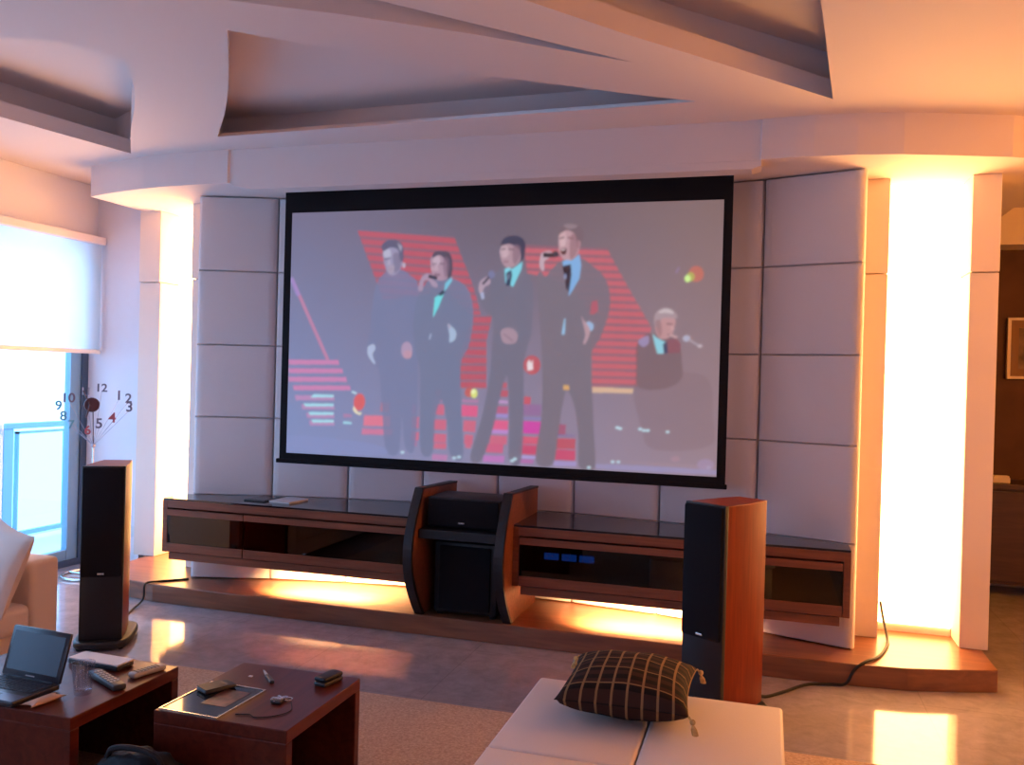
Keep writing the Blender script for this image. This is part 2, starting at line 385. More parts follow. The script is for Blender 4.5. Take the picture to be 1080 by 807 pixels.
# roller blind
rb = thing('roller_blind', 'white translucent roller blind half lowered over the balcony window', 'blind', (XL+0.06, 3.0, 1.71))
bl = bmesh.new(); box(bl, XL+0.055, XL+0.058, 0.15, 5.785, 1.73, 2.60); obj('fabric', bl, M['blind'], rb)
bb = bmesh.new(); box(bb, XL+0.045, XL+0.069, 0.15, 5.785, 1.70, 1.735, 0.005); obj('bottom_bar', bb, M['white_alu'], rb)
hb = bmesh.new(); box(hb, XL+0.002, XL+0.10, 0.10, 5.795, 2.575, 2.64, 0.01); obj('head_box', hb, M['wall'], rb)

# platform
pf = [(1.21, 5.135), (1.0, 5.06), (0.75, 4.99), (0.5, 4.965), (0.2, 4.955), (-0.3, 4.96), (-1.0, 4.965), (-1.8, 4.97), (-2.6, 4.975), (-3.4, 4.985), (-4.0, 5.0), (-4.35, 5.06), (-4.60, 5.16)]
pb = bmesh.new(); prism(pb, [(1.21, 6.25)] + pf + [(-4.72, 6.25)], 0, 0.12)
struct('platform', pb, M['platform'], bevel=0.006)

# concave backing wall
CX, CY, RAD = -1.75, -0.50, 6.15
edges = [(-3.897, 5.263), (-3.363, 5.435), (-2.829, 5.555), (-2.289, 5.626), (-1.748, 5.650), (-1.214, 5.627), (-0.643, 5.550), (-0.05, 5.410), (0.497, 5.225)]
def off(p, d):
    v = Vector((p[0]-CX, p[1]-CY)); v.normalize(); return (p[0]+v.x*d, p[1]+v.y*d)
bw = bmesh.new()
front = [off(p, 0.06) for p in edges]; front[0] = (front[0][0]+0.03, front[0][1]); front[-1] = (front[-1][0]-0.03, front[-1][1])
prism(bw, front + [(0.44, 6.25), (-3.83, 6.25)], 0.12, 2.83)
struct('wall_concave', bw, M['panel'])

# lit niches, pillars
def niche_pillar(name, x0, x1, y0, y1):
    b = bmesh.new(); box(b, x0, x1, y0, y1, 0.12, 2.27); box(b, x0, x1, y0-0.012, y1, 2.275, 2.83)
    return struct(name, b, M['pillar'], bevel=0.004)
niche_pillar('pillar_right_outer', 1.09, 1.24, 5.50, 6.2)
niche_pillar('pillar_right_inner', 0.47, 0.66, 5.53, 6.2)
niche_pillar('pillar_left_outer', -4.78, -4.585, 5.74, 6.2)
niche_pillar('pillar_left_inner', -4.14, -3.94, 5.53, 6.2)
def glowing_niche_wall(x0, x1, y, label):
    t = thing('glowing_niche_wall', label, 'glowing wall', ((x0+x1)/2, y, 0.12))
    obj('glow_face', bx(x0+0.004, x1-0.004, y, y+0.01, 0.17, 2.83), M['glow'], t)  # niche back wall itself emits, standing in for concealed lamps that wash it
    obj('wall_core', bx(x0+0.004, x1-0.004, y+0.01, 6.24, 0.12, 2.83), M['pillar'], t)
glowing_niche_wall(0.66, 1.09, 5.72, 'tall niche wall made to glow warm between the two pillars right of the screen')
glowing_niche_wall(-4.585, -4.14, 5.95, 'tall niche wall made to glow warm left of the screen wall behind the tower speaker')

# curved soffit over the screen wall
sfp = [(-4.75, 5.17), (-4.60, 5.115), (-4.40, 5.055), (-4.16, 5.0), (-3.95, 4.967), (-3.71, 4.948), (-3.446, 4.94), (-3.44, 4.955), (-2.9, 4.955), (-2.0, 4.955), (-1.0, 4.952), (-0.075, 4.948), (-0.07, 4.93), (0.2, 4.915), (0.42, 4.922), (0.65, 4.955), (0.88, 5.02), (1.20, 5.115), (1.24, 6.25), (-4.75, 6.25)]
sb = bmesh.new(); prism(sb, sfp, 2.83, ZC+0.02)
pel = [(-3.44, 2.832), (-3.40, 2.810), (-3.27, 2.786), (-2.4, 2.785), (-1.2, 2.785), (-0.6, 2.785), (-0.12, 2.786), (-0.07, 2.800), (-0.07, 2.86), (-3.44, 2.86)]
lo_ = [sb.verts.new((x, 4.956, z)) for x, z in pel]; hi_ = [sb.verts.new((x, 5.09, z)) for x, z in pel]
sb.faces.new(lo_); sb.faces.new(hi_[::-1])
for i in range(len(pel)): sb.faces.new((lo_[i], hi_[i], hi_[(i+1) % len(pel)], lo_[(i+1) % len(pel)]))
bmesh.ops.recalc_face_normals(sb, faces=sb.faces[:])
struct('soffit', sb, M['ceiling'])
lip = bmesh.new(); prism(lip, [(1.20, 5.115), (1.55, 5.3), (1.55, 8.0), (1.24, 8.0), (1.24, 6.25)], 2.83, ZC+0.02)
struct('trim_2', lip, M['ceiling'])

# ================================================================== PADDED PANELS
ZR = [2.825, 2.30, 1.777, 1.265, 0.712, 0.122]
rown = ['topmost', 'second row down', 'third row down', 'fourth row down', 'bottom row']
coln = ['leftmost wide column', 'second column from the left', 'third column from the left', 'fourth column from the left', 'fifth column from the left', 'sixth column from the left', 'second column from the right', 'rightmost wide column']
def pad(p, q, z0, z1):
    """cushioned panel standing on the chord p-q; front bulges to the room"""
    bm = bmesh.new(); nx, nz = 14, 14
    P = Vector((p[0], p[1], 0)); Q = Vector((q[0], q[1], 0)); u = (Q-P); L = u.length; u.normalize()
    nrm = Vector((u.y, -u.x, 0))
    gap = 0.002; L -= 2*gap; P = P + u*gap; z0 += gap*0.6; z1 -= gap*0.6; H = z1-z0
    def par(k, n): # denser at the edges
        t = k/n; return 0.5-0.5*math.cos(PI*t)
    g = {}
    for i in range(nx+1):
        for j in range(nz+1):
            s = par(i, nx)*L; t = par(j, nz)*H
            e = min(s, L-s); f = min(t, H-t); R = 0.032; R2 = 0.010
            hx = math.sqrt(max(0, 1-(1-min(e/R, 1))**2)); hz = 0.6+0.4*math.sqrt(max(0, 1-(1-min(f/R2, 1))**2))
            bul = 0.008*math.sin(PI*s/L)*math.sin(PI*t/H)
            d = -0.014 + 0.030*hx*hz + bul
            g[(i, j)] = bm.verts.new(P + u*s + Vector((0, 0, z0+t)) + nrm*d)
    for i in range(nx):
        for j in range(nz): bm.faces.new((g[(i, j)], g[(i+1, j)], g[(i+1, j+1)], g[(i, j+1)]))
    ring = [(i, 0) for i in range(nx)] + [(nx, j) for j in range(nz)] + [(i, nz) for i in range(nx, 0, -1)] + [(0, j) for j in range(nz, 0, -1)]
    back = [bm.verts.new(g[k].co - nrm*0.028) for k in ring]
    for a in range(len(ring)):
        b = (a+1) % len(ring)
        bm.faces.new((g[ring[a]], back[a], back[b], g[ring[b]]))
    bm.faces.new(back)
    bmesh.ops.recalc_face_normals(bm, faces=bm.faces[:])
    return bm
for c in range(8):
    for r in range(5):
        if r < 3 and c in (2, 3, 4, 5): continue
        if r == 4 and c in (3,): continue
        if r == 4:
            lab = 'padded pale wall panel under the floating cabinets, %s' % coln[c]
        elif r == 3 and 1 <= c <= 6:
            lab = 'padded pale wall panel just under the screen edge, %s' % coln[c]
        else:
            lab = 'padded pale wall panel, %s of the %s' % (rown[r], coln[c])
        o = obj('wall_panel', pad(edges[c], edges[c+1], ZR[r+1], ZR[r]), M['panel'], smooth=True)
        tag(o, lab, 'wall panel', 'upholstered wall panels behind the screen')

# ================================================================== PROJECTOR SCREEN
SY = 5.165
def at(px, py, y):
    R = FW + RT*((px-540)/FPX) + UP*((403.5-py)/FPX); return Vector((0, 0, EYE)) + R*(y/R.y)
ps = thing('projection_screen', 'large black bordered projection screen showing four singers in suits and a pianist', 'projection screen', (-1.68, SY, 1.01))
sx0, sx1, sz0, sz1 = -3.145, -0.222, 1.008, 2.83
ix0, ix1, iz0, iz1 = -3.093, -0.273, 1.055, 2.665
bd = bmesh.new()
box(bd, sx0, ix0, SY, SY+0.004, sz0, sz1); box(bd, ix1, sx1, SY, SY+0.004, sz0, sz1); box(bd, ix0, ix1, SY, SY+0.004, iz1, sz1); box(bd, ix0, ix1, SY, SY+0.004, sz0, iz0)
obj('border', bd, M['screenblack'], ps)
obj('weight_bar', bx(sx0-0.02, sx1+0.01, SY-0.012, SY+0.016, sz0-0.022, sz0+0.006, bev=0.005), M['screenblack'], ps)
obj('housing_slot', bx(-3.30, -0.19, SY-0.04, SY+0.05, 2.822, 2.836), M['screenblack'], ps)

# ---- the projected picture, painted once into a fine vertex grid lying on the screen
NU, NV, SS = 620, 356, 2
us = np.linspace(ix0, ix1, NU*SS); vs = np.linspace(iz0, iz1, NV*SS)
GX, GZ = np.meshgrid(us, vs)
d0 = np.stack([GX, np.full_like(GX, SY), GZ-EYE], -1)
zz = d0 @ np.array(FW); PX = 540 + FPX*(d0 @ np.array(RT))/zz; PY = 403.5 - FPX*(d0 @ np.array(UP))/zz
def lin(c): 
    c = np.asarray(c, float)/255.0
    return np.where(c <= 0.04045, c/12.92, ((c+0.055)/1.055)**2.4)
tu = (GX-ix0)/(ix1-ix0); tv = (GZ-iz0)/(iz1-iz0)
IMG = np.zeros(GX.shape+(3,))
def blob(cx, cy, r): return np.exp(-(((PX-cx)/r)**2 + ((PY-cy)/r)**2))
BGK = dict(tl=(124, 117, 146), tr=(136, 114, 120), bl=(134, 145, 192), br=(156, 135, 150))  # corner tones also hold blue and warm room light washing the screen
c00, c10, c01, c11 = [lin(BGK[k]) for k in ('bl', 'br', 'tl', 'tr')]
IMG = (c00*(1-tu)[..., None]+c10*tu[..., None])*(1-tv)[..., None] + (c01*(1-tu)[..., None]+c11*tu[..., None])*tv[..., None]
IMG *= (1 - 0.20*blob(520, 215, 130))[..., None]
BASE = IMG.copy()
def inpoly(P):
    P = np.array(P, float); m = np.zeros(PX.shape, bool)
    bb = (PX >= P[:, 0].min()) & (PX <= P[:, 0].max()) & (PY >= P[:, 1].min()) & (PY <= P[:, 1].max())
    x = PX[bb]; y = PY[bb]; r = np.zeros(x.shape, bool)
    for i in range(len(P)):
        x1, y1 = P[i]; x2, y2 = P[i-1]
        if y1 == y2: continue
        c = ((y1 > y) != (y2 > y)) & (x < (x2-x1)*(y-y1)/(y2-y1)+x1); r ^= c
    m[bb] = r; return m
def smoothp(P, n=6):
    P = [Vector((*p, 0)) for p in P]; out = []; k = len(P)
    for i in range(k):
        a, b, c, d = P[i-1], P[i], P[(i+1) % k], P[(i+2) % k]
        for j in range(n):
            t = j/n; v = 0.5*((2*b) + (c-a)*t + (2*a-5*b+4*c-d)*t*t + (3*b-a-3*c+d)*t**3); out.append((v.x, v.y))
    return out
def paint(mask, col, a=1.0):
    IMG[mask] = IMG[mask]*(1-a) + lin(col)*a
def poly(P, col, a=1.0, s=False): paint(inpoly(smoothp(P) if s else P), col, a)
def ell(cx, cy, rx, ry, col, a=1.0, rot=0.0):
    c, s = math.cos(rot), math.sin(rot); dx = PX-cx; dy = PY-cy
    paint((((dx*c+dy*s)/rx)**2 + ((-dx*s+dy*c)/ry)**2) < 1, col, a)
def seg(x0, y0, x1, y1, w, col, a=1.0):
    d = np.array((x1-x0, y1-y0)); L = np.hypot(*d); d = d/L; n = np.array((-d[1], d[0]))*w/2
    poly([(x0+n[0], y0+n[1]), (x1+n[0], y1+n[1]), (x1-n[0], y1-n[1]), (x0-n[0], y0-n[1])], col, a)
def stripes(region, y0, slope, xr, period, thick, k, col, a=1.0):
    reg = inpoly(region); m = np.zeros(PX.shape, bool)
    for i in range(k):
        yc = y0 + period*i + slope*(PX-xr); m |= np.abs(PY-yc) < thick/2
    paint(reg & m, col, a); paint(reg & ~m, (154, 106, 126), 0.75*a)
RED = (190, 96, 116); PINK = (204, 112, 140)
stripes([(377, 243), (479, 250), (488, 274), (497, 296), (503, 316), (507, 332), (496, 332), (470, 305), (440, 312), (404, 316)], 250, .08, 425, 8.3, 5.4, 10, RED)
stripes([(499, 333), (519, 333), (513, 360), (513, 410), (485, 410), (485, 374), (492, 352)], 337.5, 0.01, 500, 8.55, 5.6, 9, RED)
stripes([(552, 258), (640, 262), (650, 281), (664, 306), (687, 346), (684, 354), (673, 358), (672, 408), (624, 408), (624, 350), (616, 320), (600, 300), (556, 288)], 266.5, .03, 625, 7.95, 5.0, 19, (198, 108, 124))
poly([(624, 408), (668, 410), (667, 415), (624, 414)], (214, 180, 158))
for x0, x1, y0, y1, c in [(457, 469, 426, 437, PINK), (456, 471, 442, 453, PINK), (456, 471, 457, 466, PINK), (458, 471, 467, 473, PINK), (456, 472, 479, 485, (186, 130, 176)), (460, 465, 410, 417, (190, 110, 130)), (459, 467, 420, 423, (180, 130, 165)),
        (435, 439, 426, 436, (185, 120, 165)), (435, 442, 439, 451, PINK), (434, 442, 455, 464, PINK), (436, 440, 465, 470, (180, 120, 160)),
        (487, 504, 427, 439, (220, 104, 146)), (489, 502, 443, 455, PINK), (490, 499, 458, 468, PINK), (491, 497, 468, 472, PINK), (488, 505, 421, 424, (180, 130, 170)),
        (529, 535, 403, 409, (190, 100, 120)), (527, 536, 411, 418, RED), (525, 536, 422, 425, (190, 150, 200)), (523, 536, 428, 436, (185, 105, 140)), (521, 536, 436, 440, (160, 145, 205)), (520, 536, 443, 453, (220, 104, 146)), (518, 536, 453, 457, (185, 140, 205)), (517, 535, 459, 468, PINK), (513, 531, 468, 477, (205, 105, 140)), (510, 532, 480, 487, (190, 125, 190)),
        (553, 560, 418, 426, (200, 95, 115)), (551, 571, 426, 438, (150, 115, 160)), (550, 571, 440, 442, (140, 130, 190)), (551, 571, 444, 457, (205, 85, 170)), (549, 571, 460, 468, (210, 100, 130)), (547, 568, 469, 479, (200, 90, 125)), (546, 565, 480, 483, (175, 160, 215)), (545, 563, 484, 488, (180, 115, 175)),
        (588, 597, 447, 458, (165, 100, 130)), (586, 607, 458, 460, (140, 120, 165)), (586, 607, 462, 473, RED), (586, 607, 474, 485, (200, 90, 125)), (584, 608, 486, 491, (165, 150, 200)),
        (384, 412, 438, 449, (220, 125, 150)), (382, 414, 452, 458, (205, 125, 160)), (402, 411, 424, 434, (190, 120, 140))]:
    poly([(x0, y0), (x1, y0+0.8), (x1-0.8, y1+0.8), (x0-0.8, y1)], c)
for i, (x0, x1, y) in enumerate([(304, 357, 382), (304, 361, 391), (304, 365, 400), (309, 369, 409), (311, 352, 419.5), (318, 352, 429), (323, 352, 438), (326, 352, 446)]):
    poly([(x0, y-2.6), (x1, y-2.2), (x1+1, y+2.6), (x0+1, y+2.6)], (202, 132, 178) if i < 4 else (186, 140, 186))
    if i >= 4: poly([(x0+2+12*(i == 4)+6*(i == 4), y-3.6), (x1, y-3.2), (x1, y-0.4), (x0+4+12*(i == 4), y-0.2)], (168, 216, 232))
poly([(362, 436.5), (371, 437), (371, 440), (362, 440)], (178, 130, 170)); poly([(362, 444.5), (371, 445), (371, 447.5), (362, 447)], (168, 214, 230))
seg(308, 294, 346, 380, 3.4, (190, 132, 168)); seg(307, 293, 315, 312, 4.6, (160, 142, 208), .7)
ell(379, 424, 6.0, 9.0, (216, 104, 112), 1, .1); poly([(373, 428), (378, 435), (382, 435), (380, 438), (375, 436), (372, 432)], (226, 216, 190)); seg(371, 413, 376, 415, 2, (190, 220, 235))
# singers
def suit(P, c, a=1.0): poly(P, c, a, True)
S1, S2, S3, S4 = (125, 129, 166), (121, 126, 158), (121, 117, 139), (127, 117, 134)
suit([(411, 285), (400, 294), (394, 312), (391, 340), (388, 366), (394, 384), (400, 392), (403, 430), (407, 474), (420, 477), (424, 440), (427, 470), (436, 476), (440, 440), (441, 378), (444, 330), (441, 300), (432, 290), (422, 284)], S1, .85)
poly([(404, 262), (408, 256), (416, 254), (423, 257), (425, 266), (424, 280), (417, 290), (410, 289), (405, 277)], (158, 150, 182), 1, True)
poly([(404, 265), (403, 258), (410, 253.5), (419, 254), (425, 260), (425, 275), (421.5, 274), (420, 264), (412, 261)], (104, 100, 130), 1, True)
poly([(404.5, 266), (411, 263), (412, 271), (406, 272)], (190, 188, 210), .8, True); seg(405, 273.5, 412, 272.5, 1.8, (112, 102, 132), .8); poly([(409, 274), (411.5, 273), (412, 280), (408.5, 280)], (186, 176, 198), .7); poly([(415, 268), (421, 268), (423, 280), (417, 288), (415, 280)], (120, 110, 138), .6, True); seg(409.5, 284.5, 414, 284, 1.4, (116, 98, 126), .8); poly([(409, 282), (416, 280), (414, 289), (410, 288)], (176, 160, 180), .7, True); ell(426, 280, 1.6, 3.0, (196, 190, 212), .8)
poly([(419, 256), (424, 260), (423, 266), (421, 262)], (190, 186, 205), .7)
ell(429, 369.5, 6, 9, (176, 152, 182)); ell(430, 374, 4.5, 4.5, (196, 150, 168), .8); poly([(388, 366), (394, 363), (396, 368), (393, 374), (396, 384), (392, 381), (388, 374)], (176, 186, 216), 1, True)
suit([(458, 293), (447, 302), (439, 318), (436, 345), (438, 370), (443, 390), (443, 430), (444, 476), (456, 477), (459, 440), (466, 422), (472, 450), (475, 480), (488, 483), (487, 440), (486, 385), (494, 366), (499, 340), (498, 318), (492, 303), (478, 294)], S2, .92)
poly([(454, 275), (458, 267), (466, 266), (473, 270), (474, 284), (471, 294), (463, 296), (456, 290)], (176, 146, 168), 1, True)
poly([(456, 272), (458, 266.5), (466, 264.8), (474, 267), (477, 276), (476.5, 289), (473, 294), (471, 286), (471, 277), (464, 269)], (92, 84, 106), 1, True)
poly([(457, 273), (463, 270.5), (464, 278), (458, 280)], (200, 178, 196), .8, True); seg(456.0, 278.6, 460.5, 278.4, 1.5, (112, 88, 112), .8); seg(463.5, 278.2, 469, 278.6, 1.5, (112, 88, 112), .8); poly([(458.8, 279), (461.5, 279), (462.5, 285.5), (458, 285.5)], (198, 172, 188), .7); poly([(468, 272), (473.5, 273), (474, 286), (470, 293), (467.5, 284)], (134, 106, 130), .65, True); seg(458, 289.5, 464, 290, 1.8, (112, 78, 100), .8); ell(456.3, 283.5, 1.6, 2.2, (196, 164, 182), .8)
poly([(458.5, 314), (463.5, 310.5), (470, 305), (463, 323), (456.5, 336)], (120, 216, 226), 1); poly([(468.5, 306), (469.5, 299), (476.5, 292), (477, 296), (471, 305)], (128, 196, 222), 1); poly([(462, 311), (467, 306), (470, 308), (465, 312.5)], (74, 72, 96))
poly([(444, 294), (449, 289), (455, 289.5), (456, 294), (461, 299), (461, 303), (456, 302), (452, 296), (447, 297), (446, 306), (441, 306)], (172, 150, 176), 1, True); seg(452, 291.5, 461, 293.5, 3.4, (70, 64, 84))
poly([(472, 342), (476, 344), (481, 350), (480, 358), (474, 361), (474, 353)], (168, 186, 214), 1, True); poly([(472, 341), (475, 344), (474, 348)], (180, 150, 176)); seg(454.5, 352, 453, 358, 1.6, (170, 180, 210)); 
suit([(534, 281), (521, 290), (516, 306), (508, 312), (504, 305), (506, 318), (513, 330), (520, 336), (519, 365), (516, 400), (508, 440), (496, 482), (507, 486), (519, 455), (527, 420), (535, 396), (537, 440), (537, 485), (549, 487), (552, 440), (553, 380), (560, 352), (562, 310), (559, 293), (548, 283)], S3, .92)
poly([(527, 264), (532, 256), (541, 256), (549, 259), (549, 272), (545, 279), (536, 283), (530, 278), (527.5, 270)], (178, 148, 164), 1, True)
poly([(528, 258), (532, 251), (541, 248.5), (550, 251), (554, 258), (553, 270), (549.5, 275), (548, 264), (538, 257.5), (530, 259)], (80, 76, 102), 1, True)
poly([(528, 262), (534, 259), (537, 268), (530, 272)], (202, 176, 188), .7, True); seg(528.6, 263.2, 533, 262.6, 1.5, (104, 80, 98), .85); seg(536, 262.8, 542, 263.4, 1.5, (104, 80, 98), .85); poly([(531, 264), (534.5, 264), (535, 271.5), (530.5, 271.5)], (204, 176, 188), .7); poly([(542, 259), (548.5, 260), (548, 271), (543, 279), (540.5, 272)], (138, 108, 126), .65, True); seg(531, 276, 536, 276, 1.6, (140, 96, 116), .8)
poly([(532, 284), (536, 282), (540, 284), (551, 276), (550, 284), (541, 303), (537, 300), (533, 298)], (132, 208, 226)); poly([(534, 288), (539, 285), (540, 290), (538, 301), (534, 302)], (66, 72, 104)); poly([(535, 290), (538, 289), (537, 294), (535, 296)], (140, 150, 180), .6)
poly([(505, 301), (507, 296), (513, 292), (516, 293), (517, 299), (511, 303), (508, 310), (505, 308)], (178, 156, 176), 1, True); ell(518.5, 289.5, 3.6, 4.2, (128, 128, 166)); seg(509, 300, 516, 292, 2.4, (84, 78, 100)); poly([(506, 309), (510, 308), (511, 315), (508, 316)], (172, 176, 208))
poly([(528, 350), (533, 346), (541, 347), (546, 353), (544, 361), (536, 363), (530, 360)], (170, 144, 162), 1, True); seg(531, 352, 541, 360, 1.2, (130, 104, 126), .7)
suit([(594, 274), (582, 284), (575, 292), (570, 286), (566, 294), (567, 310), (569, 340), (571, 370), (572, 400), (571, 440), (565, 486), (583, 489), (589, 455), (593, 428), (598, 412), (606, 430), (610, 460), (611, 492), (627, 494), (626, 450), (624, 400), (624, 372), (633, 356), (642, 330), (643, 310), (637, 292), (624, 280), (612, 272)], S4, .94)
poly([(589, 258), (590, 246), (597, 243), (607, 243), (611, 254), (610, 266), (603, 274), (595, 274), (590, 267)], (190, 154, 166), 1, True)
poly([(590, 248), (591, 239), (600, 235.5), (609, 237), (615, 244), (615, 253), (611, 256), (608, 258), (606, 247), (597, 243)], (126, 106, 120), 1, True); ell(610, 257.5, 2.4, 4, (176, 136, 148)); poly([(594, 237.5), (601, 236), (609, 238), (606, 241), (598, 241)], (158, 140, 152), .7, True)
poly([(590, 248), (596, 245), (597, 256), (591, 260)], (208, 178, 188), .7, True); seg(590.0, 251.8, 595, 250.4, 1.6, (112, 78, 92), .85); seg(598.5, 250.6, 605, 252, 1.6, (112, 78, 92), .85); poly([(592, 252.5), (595.5, 252), (596.5, 259.5), (591.2, 260.5)], (212, 182, 190), .7); poly([(603, 247), (609.5, 252), (609, 265), (602, 273.5), (600.5, 262)], (146, 108, 122), .65, True); poly([(591, 264), (597, 262), (596.5, 268), (592.5, 268)], (92, 54, 68), 1, True); seg(592, 264.2, 596, 263.4, 1.1, (228, 214, 220))
poly([(593, 276), (597, 274), (603, 275), (611, 268), (613, 280), (611, 294), (604, 306), (599.5, 313), (601, 296), (600, 283), (594, 281)], (134, 176, 224)); poly([(593, 281), (602, 279), (602.5, 290), (600, 308), (597, 304), (595, 292)], (72, 60, 78)); ell(596, 292, 1.5, 3.2, (140, 150, 186))
poly([(570, 270), (573, 266), (580, 265), (583, 269), (578, 273), (574, 276), (574, 284), (572, 286), (569, 281)], (194, 170, 184), 1, True); seg(573, 269, 585, 269.5, 4.6, (74, 62, 76)); ell(586, 268, 3.2, 3.4, (84, 76, 92))
poly([(595, 336), (596.5, 336), (595.5, 353), (592, 353)], (150, 190, 224)); poly([(617, 342), (621, 339), (626, 343), (624, 349), (618, 348)], (158, 184, 220), 1, True); poly([(613, 334), (616, 338), (622, 347), (621, 355), (617, 363), (615, 361), (617, 352)], (184, 152, 166), 1, True)
poly([(624, 318), (630, 317), (631, 328), (626, 332), (622, 331)], RED, .8)
# pianist and piano
poly([(683, 352), (676, 358), (671, 366), (671, 385), (673, 408), (700, 410), (718, 400), (719, 380), (716, 362), (704, 354), (694, 352)], (122, 100, 112), .7, True); poly([(672, 400), (742, 396), (752, 440), (748, 470), (690, 474), (676, 450)], (132, 108, 120), .35, True)
poly([(690, 340), (692, 334), (704, 334), (712, 337), (711, 346), (708, 354), (700, 358), (693, 354)], (190, 148, 156), 1, True)
poly([(690, 342), (690.5, 332), (697, 325.5), (706, 325.5), (713, 331), (713.5, 336), (704, 335), (697, 337), (695, 347)], (170, 150, 162), 1, True); poly([(694, 330), (700, 326), (708, 327), (710, 331), (702, 330)], (206, 192, 198), .8, True); seg(703, 341.5, 709, 342.2, 1.5, (122, 88, 100), .85); poly([(707.5, 342), (711.6, 347.5), (707.5, 348.5)], (206, 168, 174), .7); seg(704, 353, 708.5, 352.5, 1.4, (128, 90, 104), .8); poly([(691, 340), (696, 338), (698, 350), (695, 355)], (150, 112, 124), .6, True)
poly([(688, 352), (692, 356), (702, 361), (701, 373), (693, 373), (690, 362)], (146, 204, 222)); poly([(699, 363), (703, 360), (704, 373), (700, 373)], (80, 84, 116)); poly([(673, 360), (683, 354), (684, 362), (678, 366)], (160, 146, 186), .9, True)
poly([(704, 358), (714, 357), (718, 363), (717, 372), (704, 373)], (150, 92, 112), .7); seg(706, 353, 714, 356, 2.6, (196, 162, 170))
ell(724, 357, 4, 3.4, (176, 176, 200)); seg(726, 358, 739, 366, 2.0, (172, 160, 176)); ell(738, 365, 2.6, 1.8, (190, 178, 190))
ell(734, 289, 8, 8.5, (206, 116, 108), .75); ell(728, 292, 4.5, 5, (176, 186, 108), .8); ell(725, 294, 3.2, 3.8, (206, 240, 158)); seg(713, 288, 716, 282, 1.6, (150, 130, 176))
ell(561, 385, 9, 10, (198, 92, 104), .85); poly([(556, 383), (558, 379), (560, 383), (562, 379), (562, 390), (556, 391)], (236, 226, 232), .9); poly([(594, 406), (600, 406.5), (600.5, 411.5), (594, 411)], (214, 168, 120)); 
ell(495, 414, 5, 5, (196, 106, 110)); ell(500, 415, 3.6, 5, (216, 220, 130)); ell(499, 413, 2.2, 2.4, (236, 240, 190))
for x, y in [(651, 451), (654, 452), (675, 452.5), (679, 454), (683, 454), (704, 455.5), (424.5, 477), (479, 483), (484, 482), (540, 486), (543, 484), (621, 493), (646, 487), (652, 487), (747, 493)]: ell(x, y, 2.2, 1.4, (196, 226, 240), .9)
poly([(628, 489), (700, 492), (757, 496), (757, 501), (690, 498), (628, 494)], (158, 152, 196), .7); poly([(640, 485), (757, 491), (757, 496), (700, 492)], (166, 142, 158), .5); poly([(304, 460), (350, 462), (400, 470), (400, 480), (304, 474)], (140, 146, 196), .5, True)
ell(712, 484, 5, 3, (176, 142, 160), .7); ell(744, 490, 9, 6, (168, 148, 186), .6)
# average down, slight softness of a projected image
small = IMG.reshape(NV, SS, NU, SS, 3).mean((1, 3))
for ax in (0, 1, 0, 1, 0, 1):
    p_ = np.concatenate([small.take([0], ax), small, small.take([-1], ax)], ax)
    sl = [slice(None)]*3
    a_ = list(sl); a_[ax] = slice(0, -2); b_ = list(sl); b_[ax] = slice(2, None)
    small = 0.25*p_[tuple(a_)] + 0.25*p_[tuple(b_)] + 0.5*small
AMB = np.array((0.058, 0.048, 0.075))
small = np.clip(small*1.0-AMB*0.0, 0, None)
xs = np.linspace(ix0, ix1, NU); zs = np.linspace(iz0, iz1, NV)
vx, vz = np.meshgrid(xs, zs)
co = np.stack([vx, np.full_like(vx, SY+0.001), vz], -1).reshape(-1, 3) - np.array((-1.68, SY, 1.01))
idx = np.arange(NU*NV).reshape(NV, NU)
quads = np.stack([idx[:-1, :-1], idx[:-1, 1:], idx[1:, 1:], idx[1:, :-1]], -1).reshape(-1, 4)
me = D.meshes.new('picture')
me.vertices.add(len(co)); me.vertices.foreach_set('co', co.ravel().astype(np.float32))
me.loops.add(quads.size); me.loops.foreach_set('vertex_index', quads.ravel().astype(np.int32))
me.polygons.add(len(quads)); me.polygons.foreach_set('loop_start', np.arange(0, quads.size, 4, dtype=np.int32))
me.update(calc_edges=True)
at_ = me.color_attributes.new('picture', 'FLOAT_COLOR', 'POINT')
at_.data.foreach_set('color', np.concatenate([small.reshape(-1, 3), np.ones((NU*NV, 1))], 1).ravel().astype(np.float32))
pm, nt, out = new_mat('projected_picture')
ca = N(nt, 'ShaderNodeVertexColor'); ca.layer_name = 'picture'
sub = N(nt, 'ShaderNodeVectorMath', operation='SUBTRACT'); sub.inputs[1].default_value = tuple(AMB)
mxv = N(nt, 'ShaderNodeVectorMath', operation='MAXIMUM'); mxv.inputs[1].default_value = (0, 0, 0)
nt.links.new(ca.outputs[0], sub.inputs[0]); nt.links.new(sub.outputs[0], mxv.inputs[0])
em = N(nt, 'ShaderNodeEmission'); nt.links.new(mxv.outputs[0], em.inputs[0])
df = N(nt, 'ShaderNodeBsdfDiffuse'); df.inputs[0].default_value = (0.14, 0.14, 0.15, 1)
ad = N(nt, 'ShaderNodeAddShader'); nt.links.new(em.outputs[0], ad.inputs[0]); nt.links.new(df.outputs[0], ad.inputs[1]); nt.links.new(ad.outputs[0], out.inputs[0])
me.materials.append(pm)
po = D.objects.new('picture', me); COL.objects.link(po); po.parent = ps

